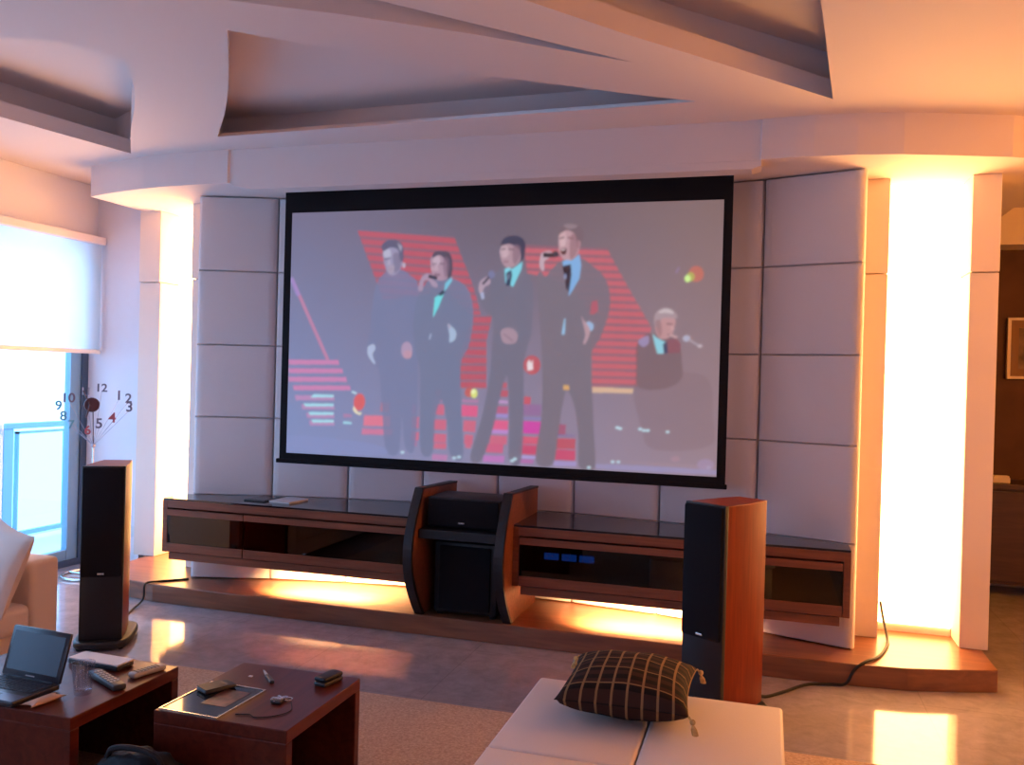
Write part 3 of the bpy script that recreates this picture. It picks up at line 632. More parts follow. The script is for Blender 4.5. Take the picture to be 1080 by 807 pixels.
# ================================================================== FLOATING CABINETS
FY = 5.0
def arc_y(x): return CY + math.sqrt(RAD**2-(x-CX)**2) - 0.055
def cabinet(x0, x1, label, splits, end_left):
    t = thing('floating_cabinet', label, 'cabinet', ((x0+x1)/2, FY, 0.30))
    n = 8; xs_ = [x0+(x1-x0)*i/n for i in range(n+1)]
    yb = lambda x: arc_y(max(-3.85, min(0.45, x)))
    # body: bottom, back strip, end boards, top board
    b = bmesh.new()
    prism(b, [(x, FY) for x in (x0, x1)] + [(x, yb(x)-0.01) for x in xs_[::-1]], 0.655, 0.705)
    prism(b, [(x, FY+0.015) for x in (x0, x1)] + [(x, yb(x)-0.01) for x in xs_[::-1]], 0.350, 0.372)
    box(b, x0, x0+0.035, FY-0.002, yb(x0)-0.02, 0.352, 0.700); box(b, x1-0.035, x1, FY-0.002, yb(x1)-0.02, 0.352, 0.700)
    prism(b, [(x, yb(x)-0.03) for x in xs_] + [(x, yb(x)-0.012) for x in xs_[::-1]], 0.37, 0.66)
    obj('carcass', b, M['cabinet'], t)
    u = bmesh.new(); box(u, x0+0.05, x1-0.05, FY+0.005, FY+0.025, 0.302, 0.350)
    box(u, x0+0.05, x0+0.07, FY+0.025, yb(x0)-0.05, 0.302, 0.350); box(u, x1-0.07, x1-0.05, FY+0.025, yb(x1)-0.05, 0.302, 0.350)
    obj('plinth_board', u, M['cabinet'], t)
    g = bmesh.new(); prism(g, [(x0+(0.0 if end_left else 0), FY+0.004), (x1, FY+0.004)] + [(x, yb(x)-0.006) for x in xs_[::-1]], 0.705, 0.717)
    obj('glass_top', g, M['topglass'], t)
    bnd = [x0+0.035] + splits + [x1-0.035]
    for a, c in zip(bnd[:-1], bnd[1:]):
        a += 0.004; c -= 0.004
        d = bmesh.new(); box(d, a, c, FY-0.006, FY+0.016, 0.603, 0.643); box(d, a, c, FY-0.006, FY+0.016, 0.358, 0.414)
        dr = obj('door', d, M['cabinet'], t)
        obj('door_glass', bx(a, c, FY+0.0, FY+0.006, 0.414, 0.603), M['smoked'], dr)
    return t
cabinet(-3.93, -2.06, 'long floating wood cabinet with smoked glass doors left of the centre speaker stand', [-3.30], True)
cabinet(-1.44, 0.455, 'long floating wood cabinet right of the centre stand with three blue displays glowing inside', [], False)

am = thing('amplifier', 'black amplifier with three blue displays inside the right floating cabinet', 'amplifier', (-1.0, 5.2, 0.372))
obj('case', bx(-1.34, -0.62, 5.05, 5.34, 0.384, 0.585, bev=0.006), M['black'], am)
for x in (-1.258, -1.150, -1.044):
    obj('display', bx(x, x+0.088, 5.044, 5.052, 0.517, 0.556), M['bluelcd'], am, label='small glowing blue display')
for x in (-0.86, -0.76, -0.68):
    kb = bmesh.new(); lathe(kb, [(0.016, 0), (0.018, 0.012), (0.013, 0.02)], (0, 0, 0), 16); kb.transform(Matrix.Translation((x, 5.052, 0.47)) @ Matrix.Rotation(PI/2, 4, 'X')); obj('knob', kb, M['darkplastic'], am)
for x in (-1.28, -0.68):
    for y in (5.09, 5.30):
        fb = bmesh.new(); lathe(fb, [(0.02, 0), (0.022, 0.012)], (x, y, 0.372), 12); obj('foot', fb, M['rubber'], am)
mp = thing('media_player', 'black media box with small white light behind the left cabinet glass', 'media player', (-2.75, 5.2, 0.372))
obj('case', bx(-2.96, -2.60, 5.06, 5.30, 0.38, 0.575, bev=0.006), M['black'], mp)
obj('indicator', bx(-2.885, -2.868, 5.055, 5.062, 0.405, 0.413), M['whiteled'], mp, label='small white light')
for x, y in ((-2.93, 5.1), (-2.63, 5.1), (-2.93, 5.26), (-2.63, 5.26)):
    fb = bmesh.new(); lathe(fb, [(0.014, 0), (0.016, 0.009)], (x, y, 0.372), 12); obj('foot', fb, M['rubber'], mp)

# things on the left cabinet
tb = thing('tablet', 'dark slim tablet lying on the left floating cabinet', 'tablet', (-3.30, 5.24, 0.717), math.radians(-4))
obj('body', bx(-0.085, 0.085, -0.11, 0.11, 0, 0.010, bev=0.004), M['darkplastic'], tb, local=True)
obj('display', bx(-0.072, 0.072, -0.095, 0.095, 0.0095, 0.0108), M['lapscreen'], tb, local=True)
bk = thing('booklet', 'pale booklet lying beside the dark tablet on the left cabinet', 'booklet', (-3.105, 5.235, 0.717), math.radians(-6))
obj('pages', bx(-0.083, 0.083, -0.105, 0.105, 0.001, 0.011), M['paper'], bk, local=True)
obj('cover', bx(-0.085, 0.085, -0.107, 0.107, 0.011, 0.0125), pbr('booklet_cover', (0.50, 0.46, 0.50), 0.4), bk, local=True)

# ================================================================== CENTRE STAND
cs = thing('speaker_stand', 'dark bow fronted wood stand holding the centre speaker between the two cabinets', 'speaker stand', (-1.75, 5.2, 0.12))
def bow(z):   # y of the bowed front
    t = (z-0.12)/0.79; return 4.995 - 0.19*math.sin(PI*min(1, max(0, t))**0.95)*1.0 - 0.05*t
for x0, x1 in ((-2.062, -2.008), (-1.492, -1.438)):
    zs_ = [0.12+0.79*i/18 for i in range(19)]
    b = bmesh.new(); prism_x(b, [(bow(z)+0.012, z) for z in zs_] + [(5.56, 0.885), (5.56, 0.12)], x0+0.004, x1-0.004)
    sp_ = obj('side_panel', b, M['cabinet'], cs)
    e = bmesh.new(); prism_x(e, [(bow(z), z) for z in zs_] + [(bow(z)+0.03, z) for z in zs_[::-1]], x0, x1)
    # black cap along the top edge too
    prism_x(e, [(bow(0.91), 0.91), (bow(0.91)+0.03, 0.90), (5.56, 0.876), (5.56, 0.888)], x0, x1)
    obj('front_edge', e, M['black'], sp_, label='black lacquered front edge')
obj('shelf', bx(-2.008, -1.492, 4.885, 5.50, 0.612, 0.668, bev=0.004), M['black'], cs)
obj('back_panel', bx(-2.008, -1.492, 5.50, 5.52, 0.12, 0.66), M['cabinet'], cs)
ct = thing('centre_speaker', 'wide black centre speaker with silver badge on the stand shelf', 'speaker', (-1.75, 5.05, 0.668))
obj('cabinet', bx(-1.985, -1.515, 4.965, 5.28, 0.676, 0.858, bev=0.012), M['black'], ct, smooth=True)
obj('grille', bx(-1.975, -1.525, 4.945, 4.968, 0.684, 0.850, bev=0.008), M['cloth'], ct, smooth=True)
obj('badge', bx(-1.775, -1.735, 4.940, 4.946, 0.704, 0.714, bev=0.002), M['silver'], ct)
for x in (-1.93, -1.57):
    fb = bmesh.new(); box(fb, x-0.02, x+0.02, 5.0, 5.24, 0.668, 0.677); obj('foot', fb, M['rubber'], ct)
sw = thing('subwoofer', 'black boxy subwoofer standing inside the centre stand below the shelf', 'subwoofer', (-1.75, 5.15, 0.12))
obj('cabinet', bx(-1.955, -1.545, 5.03, 5.42, 0.14, 0.575, bev=0.012), M['black'], sw, smooth=True)
obj('grille', bx(-1.915, -1.585, 5.008, 5.032, 0.165, 0.555, bev=0.008), M['cloth'], sw, smooth=True)
for x in (-1.92, -1.58):
    for y in (5.07, 5.38):
        fb = bmesh.new(); lathe(fb, [(0.02, 0), (0.024, 0.02)], (x, y, 0.12), 12); obj('foot', fb, M['rubber'], sw)

# ================================================================== TOWER SPEAKERS
def tower(loc, rz, label):
    t = thing('tower_speaker', label, 'speaker', loc, rz, None)
    w, d, z0, z1 = 0.225, 0.36, 0.05, 1.035
    pl = []
    for k in range(9):
        f = k/8; pl.append((w/2*(1-0.28*f**2.2), d*f))
    pts = [(x, y) for x, y in pl] + [(-x, y) for x, y in pl[::-1]]
    b = bmesh.new(); prism(b, pts, z0, z1)
    obj('cabinet', b, M['cherry'], t, local=True, smooth=True, bevel=0.004)
    obj('baffle', bx(-w/2-0.001, w/2+0.001, -0.024, 0.004, z0, z1+0.002, bev=0.004), M['black'], t, local=True, smooth=True)
    obj('grille', bx(-w/2+0.004, w/2-0.004, -0.044, -0.022, z0+0.36, z1-0.004, bev=0.012), M['cloth'], t, local=True, smooth=True)
    obj('badge', bx(-0.018, 0.018, -0.049, -0.043, 0.425, 0.436, bev=0.003), M['silver'], t, local=True, label='small silver badge')
    pb_ = bmesh.new(); n = 28
    pts = []
    for k in range(n):
        a = 2*PI*k/n; c, s = math.cos(a), math.sin(a)
        pts.append(((abs(c)**0.55)*(1 if c > 0 else -1)*0.155, 0.15+(abs(s)**0.55)*(1 if s > 0 else -1)*0.235))
    prism(pb_, pts, 0.008, 0.05)
    obj('base', pb_, M['black'], t, local=True, smooth=True, bevel=0.012)
    tp = obj('terminal', bx(-0.04, 0.04, d-0.004, d+0.006, 0.18, 0.30), M['darkplastic'], t, local=True)
    for x in (-0.11, 0.11):
        for y in (-0.03, 0.33):
            fb = bmesh.new(); lathe(fb, [(0.012, 0), (0.016, 0.01)], (x, y, 0), 10); obj('foot', fb, M['rubber'], t, local=True)
    return t
tower((-3.600, 4.075, 0), math.radians(30), 'tall black fronted tower speaker on the marble floor left by the window')
tower((-0.252, 4.157, 0), math.radians(-33), 'tall tower speaker with cherry wood side standing right of the screen behind the ottoman')

def cable(name, pts, r, label):
    b = bmesh.new(); tube(b, spline(pts, 12), r, 8); tag(obj(name, b, M['rubber'], smooth=True), label, 'cable')
cable('speaker_cable', [(-3.86, 5.20, 0.127), (-3.98, 5.08, 0.127), (-4.04, 5.0, 0.128), (-4.03, 4.955, 0.11), (-4.02, 4.93, 0.03), (-3.96, 4.75, 0.008), (-3.86, 4.55, 0.008), (-3.80, 4.42, 0.06), (-3.788, 4.397, 0.20)], 0.007, 'black cable running from the left tower speaker up onto the platform')
cable('speaker_cable', [(0.690, 5.69, 0.30), (0.70, 5.63, 0.22), (0.71, 5.5, 0.135), (0.69, 5.35, 0.128), (0.62, 5.12, 0.128), (0.54, 4.99, 0.130), (0.48, 4.948, 0.09), (0.44, 4.935, 0.02), (0.36, 4.93, 0.008), (0.24, 4.88, 0.008), (0.12, 4.72, 0.008), (0.02, 4.60, 0.012), (-0.03, 4.515, 0.08), (-0.046, 4.478, 0.2)], 0.008, 'black cable curling over the platform edge right of the tower speaker')

# ================================================================== CLOCK
ck = thing('floor_clock', 'tall floor clock with loose numerals on thin wires beside the balcony window', 'clock', (-5.0, 5.56, 0))
KY = 5.45
def cp(px, py): return at(px, py, KY)
kx, kz = cp(98.5, 470).x, cp(98.5, 470).z
b = bmesh.new(); tube(b, [(kx+0.2*math.cos(a), KY+0.2*math.sin(a), 0.010) for a in [2*PI*i/40 for i in range(40)]], 0.010, 8, True)
tube(b, [(kx-0.2, KY, 0.010), (kx, KY, 0.010), (kx+0.2, KY, 0.010)], 0.008, 8)
obj('base_ring', b, M['silver'], ck, smooth=True)
b = bmesh.new(); tube(b, [(kx, KY, 0.010), (kx, KY, kz)], 0.007, 8); obj('pole', b, M['silver'], ck, smooth=True)
b = bmesh.new(); bmesh.ops.create_uvsphere(b, u_segments=16, v_segments=10, radius=0.016, matrix=Matrix.Translation((kx, KY, kz))); obj('hub', b, M['wire'], ck, smooth=True)
dc = cp(98, 427)
b = bmesh.new(); tube(b, [(kx, KY, kz), (dc.x, KY, dc.z)], 0.004, 6); obj('stem', b, M['clockdisc'], ck, smooth=True)
b = bmesh.new(); lathe(b, [(0.001, -0.012), (0.052, -0.012), (0.056, 0), (0.052, 0.012), (0.001, 0.012)], (0, 0, 0), 32); b.transform(Matrix.Translation((dc.x, KY-0.01, dc.z)) @ Matrix.Rotation(math.radians(40), 4, 'Z') @ Matrix.Rotation(PI/2, 4, 'X'))
dco = obj('dial', b, M['clockdisc'], ck, smooth=True)
for e, w in ((cp(91, 412), 0.010), (cp(94, 440), 0.012)):
    b = bmesh.new(); tube(b, [(dc.x, KY-0.03, dc.z), (e.x, KY-0.03, e.z)], w*0.6, 6); obj('hand', b, M['clockdisc'], dco)
for body, px, py, mt, sz in [('12', 109, 409.5, 'numeral', .085), ('1', 127.5, 417.5, 'numeral', .10), ('2', 137.5, 420.5, 'numeral', .095), ('3', 138.5, 429.5, 'numeral', .105), ('4', 120.5, 441, 'numeralred', .105), ('5', 106.5, 447, 'numeral', .105), ('6', 94.5, 454, 'numeralred', .095), ('7', 77, 448, 'numeralbacklit', .09), ('8', 69, 439, 'numeralbacklit', .10), ('9', 64, 428, 'numeralbacklit', .10), ('10', 74, 420, 'numeral', .10), ('11', 92.5, 413, 'wire', .08)]:
    p = cp(px, py); dep = 0.10*(0.5-abs(px-99)/40)
    b = text_bm(body, sz, 0.004); b.transform(Matrix.Translation((p.x, KY-0.02, p.z)) @ Matrix.Rotation(math.radians(34), 4, 'Z') @ Matrix.Rotation(PI/2, 4, 'X'))
    no = obj('numeral', b, M[mt], ck)
    b = bmesh.new(); tube(b, [(kx, KY, kz), (p.x, KY-0.014, p.z-0.02*(1 if p.z > kz else -1))], 0.0016, 5); obj('wire', b, M['wire'], no)

b = bmesh.new(); box(b, -4.90, -4.81, 5.792, 5.80, 0.245, 0.335, 0.003)
so = obj('wall_socket', b, M['socket']); tag(so, 'small white wall socket low on the wall strip behind the left tower speaker', 'socket')

# ================================================================== SOFA
sx_ = thing('sofa', 'pale upholstered sofa at the left edge in front of the window', 'sofa', (-4.2, 2.6, 0))
obj('base', bx(-4.78, -3.72, 1.45, 3.83, 0.05, 0.20, bev=0.02), M['sofa'], sx_, smooth=True)
obj('back', bx(-4.82, -4.56, 1.45, 3.84, 0.18, 0.70, bev=0.06, seg=4), M['sofa'], sx_, smooth=True)
obj('arm', bx(-4.78, -3.675, 3.66, 3.845, 0.06, 0.565, bev=0.03, seg=4), M['sofa'], sx_, smooth=True)
for y0, y1 in ((1.46, 2.55), (2.56, 3.657)):
    obj('seat_cushion', bx(-4.56, -3.665, y0, y1, 0.20, 0.350, bev=0.045, seg=4), M['sofa'], sx_, smooth=True)
for x in (-4.72, -3.80):
    for y in (1.55, 3.76): obj('foot', bx(x-0.03, x+0.03, y-0.03, y+0.03, 0, 0.055), M['darkplastic'], sx_)
pil = bmesh.new(); pillow(pil, 0.44, 0.44, 0.15, pinch=0.09)
pil.transform(Matrix.Translation((-3.80, 3.558, 0.556)) @ Matrix.Rotation(math.radians(-16), 4, 'Z') @ Matrix.Rotation(math.radians(74), 4, 'X') @ Matrix.Rotation(math.radians(-10), 4, 'Z'))
tag(obj('throw_pillow', pil, M['sofa'], smooth=True), 'pale square throw pillow leaning on the sofa arm', 'pillow')

# ================================================================== COFFEE TABLES
def coffee_table(x0, x1, y0, y1, h, label):
    t = thing('coffee_table', label, 'coffee table', ((x0+x1)/2, (y0+y1)/2, 0.0105))
    obj('tabletop', bx(x0, x1, y0, y1, h-0.045, h), M['table'], t, bevel=0.003)
    obj('side_panel', bx(x0, x1, y0, y0+0.04, 0.0105, h-0.045), M['table'], t, bevel=0.003)
    obj('side_panel', bx(x0, x1, y1-0.04, y1, 0.0105, h-0.045), M['table'], t, bevel=0.003)
    obj('inner_board', bx(x0+0.20, x0+0.22, y0+0.04, y1-0.04, 0.02, h-0.045), M['table'], t)
    return t
TH = 0.40
coffee_table(-3.0, -2.245, 2.41, 2.975, TH, 'low brown wooden coffee table on the left with the laptop on it')
coffee_table(-2.035, -1.508, 2.566, 3.112, TH, 'low brown wooden coffee table holding the glossy folder and keys')

# laptop
lp = thing('laptop', 'small black laptop standing open on the left coffee table', 'laptop', (-2.625, 2.51, TH), math.radians(-4))
obj('base', bx(-0.145, 0.145, -0.10, 0.10, 0.004, 0.024, bev=0.005), M['lappurple'], lp, local=True)
kb = bmesh.new()
for r in range(5):
    for c in range(12):
        x = -0.128+c*0.0215; y = 0.065-r*0.020; box(kb, x, x+0.018, y, y+0.0165, 0.0238, 0.0262)
obj('keyboard', kb, M['keys'], lp, local=True)
obj('palm_rest', bx(-0.140, 0.140, -0.097, -0.040, 0.0238, 0.0248), pbr('palm_rest', (0.10, 0.10, 0.16), 0.3), lp, local=True, label='grey palm rest')
obj('touchpad', bx(-0.04, 0.04, -0.088, -0.048, 0.0248, 0.0254), M['lappurple'], lp, local=True)
Lm = Matrix.Translation((0, 0.10, 0.022)) @ Matrix.Rotation(math.radians(17), 4, 'X').inverted()
ld = bmesh.new(); box(ld, -0.145, 0.145, -0.007, 0.007, 0.0, 0.182, 0.006); ld.transform(Lm)
lid = obj('lid', ld, M['lappurple'], lp, local=True, smooth=True)
dd = bmesh.new(); box(dd, -0.127, 0.127, -0.0082, -0.0068, 0.024, 0.164); dd.transform(Lm)
obj('display', dd, M['lapscreen'], lid, local=True)
dd = bmesh.new(); box(dd, -0.022, 0.022, -0.0082, -0.0068, 0.009, 0.013); dd.transform(Lm)
obj('logo_strip', dd, M['greyplastic'], lid, local=True)
dd = bmesh.new(); tube(dd, [(-0.11, 0.10, 0.02), (0.11, 0.10, 0.02)], 0.008, 10); obj('hinge', dd, M['black'], lp, local=True)

b = bmesh.new(); pillow(b, 0.15, 0.06, 0.022, 16, 0.28); b.transform(Matrix.Translation((-2.435, 2.487, TH+0.0112)) @ Matrix.Rotation(math.radians(82), 4, 'Z'))
tag(obj('slim_case', b, M['tan'], smooth=True), 'slim rounded pale tan case lying beside the laptop', 'case')

# glass tumbler
b = bmesh.new(); lathe(b, [(0.001, 0), (0.029, 0), (0.031, 0.01), (0.041, 0.115), (0.0385, 0.115), (0.028, 0.016), (0.001, 0.013)], (-2.375, 2.605, TH+0.001), 36)
tag(obj('tumbler', b, M['tumbler'], smooth=True), 'clear empty drinking glass on the left coffee table', 'glass')

def remote(name, loc, rz, L, W, H, mat, label, rows=7, cat='remote control'):
    t = thing(name, label, cat, loc, rz)
    obj('body', bx(-L/2, L/2, -W/2, W/2, 0.001, H, bev=min(H*0.42, 0.008), seg=3), mat, t, local=True, smooth=True)
    k = bmesh.new()
    for i in range(rows):
        for j in (-1, 0, 1):
            x = -L*0.36+i*L*0.72/rows; box(k, x, x+L*0.05, j*W*0.26-W*0.09, j*W*0.26+W*0.09, H-0.001, H+0.002)
    obj('buttons', k, M['greyplastic'] if mat is not M['greyplastic'] else M['darkplastic'], t, local=True)
    return t
remote('remote_control', (-2.375, 2.725, TH), math.radians(-26), 0.235, 0.05, 0.024, M['darkplastic'], 'long dark remote control behind the drinking glass')
remote('remote_control', (-2.303, 2.862, TH), math.radians(74), 0.145, 0.042, 0.022, M['greyplastic'], 'short grey remote control near the far right corner of the left table')
wb = thing('router', 'flat pale topped black box at the back of the left coffee table', 'box', (-2.545, 2.885, TH), math.radians(-3))
obj('case', bx(-0.125, 0.125, -0.045, 0.045, 0.001, 0.020, bev=0.005), M['darkplastic'], wb, local=True)
obj('cover', bx(-0.126, 0.126, -0.046, 0.046, 0.020, 0.027, bev=0.003), M['paper'], wb, local=True, label='pale flat cover')

# on the second table
fo = thing('folder', 'glossy black folder lying on the corner of the right coffee table', 'folder', (-1.893, 2.712, TH), math.radians(-2))
obj('sheet', bx(-0.118, 0.118, -0.142, 0.142, 0.001, 0.006), M['topglass'], fo, local=True)
rm = bmesh.new()
for a in ((-0.121, -0.116, -0.145, 0.145), (0.116, 0.121, -0.145, 0.145), (-0.116, 0.116, -0.145, -0.140), (-0.116, 0.116, 0.140, 0.145)): box(rm, *a, 0.001, 0.009)
obj('rim', rm, M['silver'], fo, local=True, label='pale shiny rim')
obj('leaflet', bx(-0.02, 0.085, -0.05, 0.10, 0.006, 0.0068), pbr('printed_leaflet', (0.10, 0.035, 0.03), 0.3, noise=0.9, nscale=24), fo, local=True)
ph = thing('wallet', 'thick black wallet lying on the glossy folder', 'wallet', (-1.945, 2.80, TH+0.0085), math.radians(62))
obj('body', bx(-0.062, 0.062, -0.036, 0.036, 0.0, 0.013, bev=0.005, seg=3), M['darkplastic'], ph, local=True, smooth=True)
obj('flap', bx(-0.060, 0.030, -0.037, 0.037, 0.013, 0.016, bev=0.001), M['black'], ph, local=True)
pk = thing('pocket_knife', 'slim grey folding knife near the far edge of the right table', 'knife', (-1.845, 2.985, TH), math.radians(-44))
b = bmesh.new(); box(b, -0.01, 0.075, -0.009, 0.009, 0.001, 0.013, 0.004); obj('handle', b, M['darkplastic'], pk, local=True)
b = bmesh.new(); prism(b, [(-0.012, -0.006), (-0.085, 0.002), (-0.070, 0.008), (-0.012, 0.008)], 0.004, 0.007); obj('blade', b, M['silver'], pk, local=True)
b = bmesh.new(); box(b, -0.008, 0.008, -0.006, 0.006, 0, 0.004, 0.0015); b.transform(Matrix.Translation((-1.913, 2.975, TH)))
tag(obj('paper_scrap', b, M['paper']), 'tiny white scrap of paper on the right table', 'scrap')
ky = thing('key_bunch', 'bunch of keys on a ring in the middle of the right table', 'keys', (-1.68, 2.79, TH))
b = bmesh.new(); tube(b, [(0.03+0.016*math.cos(a), 0.02+0.016*math.sin(a), 0.004) for a in [2*PI*i/20 for i in range(20)]], 0.0015, 6, True); obj('ring', b, M['silver'], ky, local=True)
for i, ang in enumerate((150, 185, 215, 250)):
    b = bmesh.new(); z = 0.001+i*0.003
    lathe(b, [(0.004, 0), (0.012, 0), (0.012, 0.0025), (0.004, 0.0025)], (0, 0, z), 16, True); box(b, 0.011, 0.052, -0.004, 0.004, z, z+0.0025)
    for k in range(4): box(b, 0.02+k*0.008, 0.024+k*0.008, -0.0062, -0.004, z, z+0.0025)
    b.transform(Matrix.Translation((0.022, 0.015, 0)) @ Matrix.Rotation(math.radians(ang), 4, 'Z')); obj('key', b, M['silver'], ky, local=True)
b = bmesh.new(); box(b, -0.012, 0.032, -0.032, -0.010, 0.001, 0.014, 0.005); obj('fob', b, M['darkplastic'], ky, local=True)
b = bmesh.new(); tube(b, spline([(-1.745, 2.625, TH+0.003), (-1.70, 2.64, TH+0.003), (-1.665, 2.625, TH+0.003), (-1.61, 2.66, TH+0.003), (-1.585, 2.72, TH+0.003), (-1.625, 2.79, TH+0.003)], 8), 0.002, 6)
tag(obj('lanyard', b, M['rubber'], smooth=True), 'thin dark cord lying loose near the front edge of the right table', 'cord')
cs_ = thing('glasses_case', 'small black box standing at the far right corner of the right table', 'box', (-1.598, 3.02, TH), math.radians(78))
obj('lower_shell', bx(-0.055, 0.055, -0.028, 0.028, 0.001, 0.018, bev=0.006, seg=3), M['darkplastic'], cs_, local=True, smooth=True)
obj('upper_shell', bx(-0.055, 0.055, -0.028, 0.028, 0.0185, 0.036, bev=0.008, seg=3), M['black'], cs_, local=True, smooth=True)

# dark bag on the floor in front of the tables
bg = thing('bag', 'dark slumped black bag on the floor in front of the coffee tables', 'bag', (-1.97, 2.42, 0.0105))
b = bmesh.new(); bmesh.ops.create_uvsphere(b, u_segments=36, v_segments=22, radius=1.0)
for v in b.verts:
    c = v.co; q = 0.75
    x = math.copysign(abs(c.x)**q, c.x)*0.20; y = math.copysign(abs(c.y)**q, c.y)*0.09; z = math.copysign(abs(c.z)**0.8, c.z)*0.165
    wv = 0.010*math.sin(14*c.x+6*c.z)*math.cos(9*c.y+4*c.x)
    v.co = (x*(1-0.18*c.z)+wv, y+wv, max(0.0, 0.15+z+wv*0.6))
obj('body', b, M['bag'], bg, local=True, smooth=True)
b = bmesh.new(); tube(b, spline([(-0.11, -0.02, 0.25), (-0.09, -0.03, 0.318), (0.0, -0.03, 0.335), (0.09, -0.03, 0.318), (0.12, -0.02, 0.25)], 8), 0.010, 8); obj('handle', b, M['bag'], bg, local=True, smooth=True)
b = bmesh.new(); box(b, -0.12, 0.12, -0.105, -0.075, 0.05, 0.19, 0.012, 3); obj('pocket', b, M['bag'], bg, local=True, smooth=True)

# ================================================================== RUG
rg = obj('rug', bx(-3.45, 0.55, 0.2, 3.955, 0.0005, 0.010, bev=0.004), M['rug']); tag(rg, 'large beige woven rug lying under the coffee tables', 'rug')

# ================================================================== OTTOMAN
ot = thing('ottoman', 'large pale upholstered ottoman in the foreground with a plaid cushion on top', 'ottoman', (-0.38, 2.6, 0))
def cush(x0, x1, y0, y1, z0, z1, R=0.035):
    return bx(x0, x1, y0, y1, z0, z1, bev=R, seg=3)
obj('base', bx(-0.83, 0.07, 1.8, 3.365, 0.012, 0.25, bev=0.02), M['ottoman'], ot, smooth=True)
for x0, x1 in ((-0.845, -0.372), (-0.368, 0.085)):
    for y0, y1 in ((1.80, 2.682), (2.686, 3.38)):
        obj('seat_pad', cush(x0, x1, y0, y1, 0.25, 0.402, 0.013), M['ottoman'], ot, smooth=True)
b = bmesh.new(); bmesh.ops.create_uvsphere(b, u_segments=12, v_segments=8, radius=0.010, matrix=Matrix.Translation((-0.838, 2.684, 0.388))); obj('button', b, M['ottoman'], ot, smooth=True)

cu = thing('plaid_cushion', 'dark plaid cushion with gold tassels lying on the pale ottoman', 'cushion', (-0.455, 3.15, 0.402), math.radians(1))
b = bmesh.new(); pillow(b, 0.46, 0.46, 0.185, pinch=0.07, wr=0.04)
CT = Matrix.Translation((0, 0, 0.096)) @ Matrix.Rotation(math.radians(1.5), 4, 'X')
b.transform(CT)
obj('cover', b, M['plaid'], cu, local=True, smooth=True)
for sxn, syn in ((1, -1), (1, 1), (-1, 1)):
    p = CT @ Vector((sxn*0.229, syn*0.229, 0)); zf = 0.008
    b = bmesh.new()
    tube(b, [p, p+Vector((sxn*0.010, syn*0.006, -0.012))], 0.004, 6)
    bmesh.ops.create_uvsphere(b, u_segments=10, v_segments=8, radius=0.010, matrix=Matrix.Translation(p+Vector((sxn*0.014, syn*0.008, -0.014))))
    q = p+Vector((sxn*0.014, syn*0.008, -0.020))
    for k in range(14):
        a = 2*PI*k/14; e = Vector((q.x+0.009*math.cos(a)+sxn*0.010, q.y+0.009*math.sin(a)+syn*0.006, max(0.004, q.z-0.034)))
        tube(b, [q, (q+e)/2+Vector((0.004*math.cos(a), 0.004*math.sin(a), 0)), e], 0.0022, 5)
    obj('tassel', b, M['gold'], cu, local=True)

# ================================================================== DARK ALCOVE ON THE RIGHT
sbd = thing('sideboard', 'dark sideboard against the far wall in the alcove on the right', 'sideboard', (2.3, 7.65, 0))
obj('body', bx(1.58, 3.2, 7.52, 7.93, 0.10, 0.84), M['sidewood'], sbd, bevel=0.004)
obj('top', bx(1.55, 3.23, 7.49, 7.94, 0.84, 0.88), M['sidewood'], sbd, bevel=0.004)
for x in (1.60, 2.13, 2.66): obj('door', bx(x+0.005, x+0.515, 7.50, 7.52, 0.13, 0.82), M['sidewood'], sbd, bevel=0.003)
for x in (1.66, 3.12):
    for y in (7.57, 7.88): obj('foot', bx(x-0.025, x+0.025, y-0.025, y+0.025, 0, 0.10), M['sidewood'], sbd)
b = bmesh.new(); lathe(b, [(0.001, 0), (0.034, 0), (0.036, 0.02), (0.036, 0.13), (0.014, 0.18), (0.012, 0.24), (0.001, 0.24)], (1.66, 7.66, 0.88), 20)
tag(obj('bottle', b, M['tan'], smooth=True), 'small brown bottle standing at the left end of the sideboard', 'bottle')
b = bmesh.new(); box(b, 1.71, 1.83, 7.58, 7.66, 0.88, 0.925, 0.006); box(b, 1.715, 1.825, 7.585, 7.655, 0.925, 0.935, 0.003); tag(obj('small_box', b, M['picwhite']), 'small pale box lying on the sideboard beside the bottle', 'box')
fr = thing('picture_frame', 'framed picture with pale edge hanging on the dark wall at right', 'picture', (2.2, 7.98, 1.95))
b = bmesh.new()
for a in ((1.87, 1.895, 1.70, 2.20), (2.50, 2.525, 1.70, 2.20)): box(b, a[0], a[1], 7.955, 8.0, a[2], a[3])
for a in ((1.895, 2.50, 1.70, 1.722), (1.895, 2.50, 2.178, 2.20)): box(b, a[0], a[1], 7.955, 8.0, a[2], a[3])
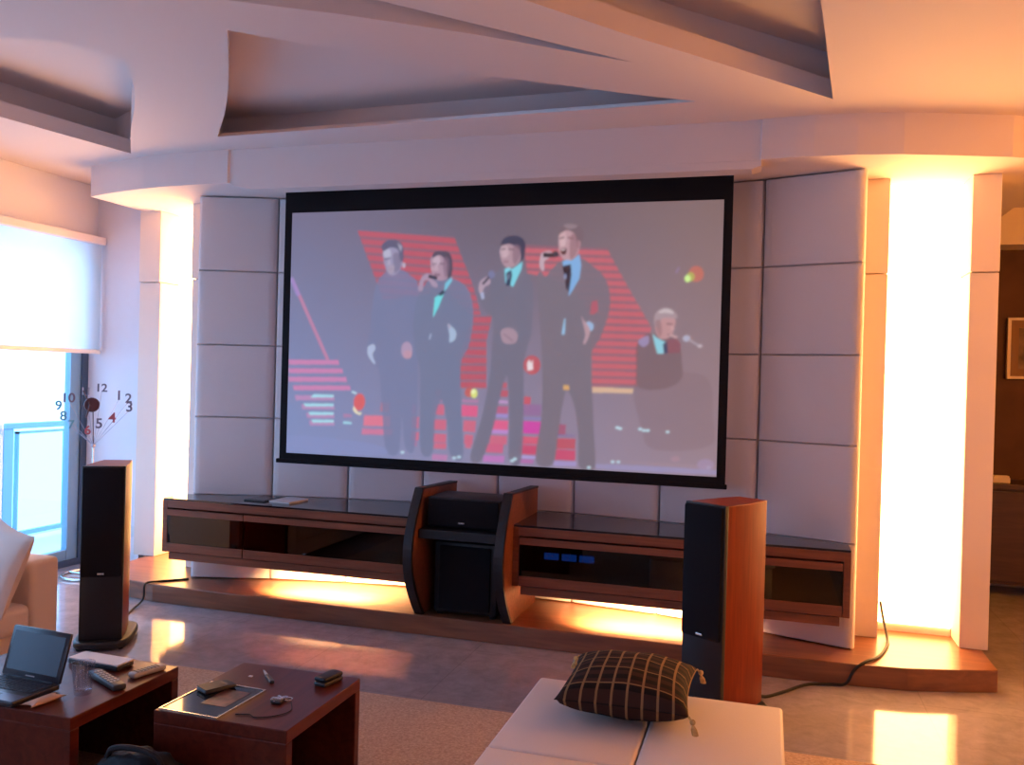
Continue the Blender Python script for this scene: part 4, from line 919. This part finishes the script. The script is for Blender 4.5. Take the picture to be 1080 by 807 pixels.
obj('frame', b, M['picwhite'], fr)
b = bmesh.new()
for a in ((1.895, 1.955, 1.722, 2.178), (2.44, 2.50, 1.722, 2.178)): box(b, a[0], a[1], 7.965, 7.998, a[2], a[3])
for a in ((1.955, 2.44, 1.722, 1.782), (1.955, 2.44, 2.118, 2.178)): box(b, a[0], a[1], 7.965, 7.998, a[2], a[3])
obj('mount', b, M['picframe'], fr)
obj('canvas', bx(1.955, 2.44, 7.985, 7.996, 1.782, 2.118), pbr('canvas_paint', (0.16, 0.10, 0.07), 0.6, noise=0.6, nscale=9), fr)

# ================================================================== LIGHT
def area(name, loc, rot, sx, sy, col, power):
    l = D.lights.new(name, 'AREA'); l.shape = 'RECTANGLE'; l.size = sx; l.size_y = sy; l.color = col; l.energy = power
    o = D.objects.new(name, l); COL.objects.link(o); o.location = loc; o.rotation_euler = rot; return o
for x in (-2.78, -0.66):
    area('cabinet_light', (x, 5.095, 0.343), (math.radians(35), 0, 0), 0.62, 0.035, (1.0, 0.55, 0.22), 95).data.spread = math.radians(112)
lm = D.lights.new('standing_lamp_light', 'POINT'); lm.energy = 125; lm.color = (1.0, 0.35, 0.02); lm.shadow_soft_size = 0.2
lo = D.objects.new('standing_lamp_light', lm); COL.objects.link(lo); lo.location = (3.2, 4.6, 2.2)
w = D.worlds.new('sky'); SC.world = w; w.use_nodes = True
bgn = w.node_tree.nodes['Background']; bgn.inputs[0].default_value = (0.34, 0.57, 1.0, 1); bgn.inputs[1].default_value = 4.8
for nm, loc, rot, sx, sy in (('balcony_daylight', (XL-0.22, 3.0, 1.3), (0, math.radians(-90), 0), 2.6, 5.6), ('rear_daylight', (-3.4, YB-0.25, 1.68), (math.radians(90), 0, 0), 1.6, 1.55)):
    l = area(nm, loc, rot, sx, sy, (1, 1, 1), 1); l.data.cycles.is_portal = True
SC.view_settings.view_transform = 'Standard'; SC.view_settings.look = 'None'; SC.view_settings.exposure = 0.0; SC.view_settings.gamma = 1.0
SC.view_settings.use_curve_mapping = False
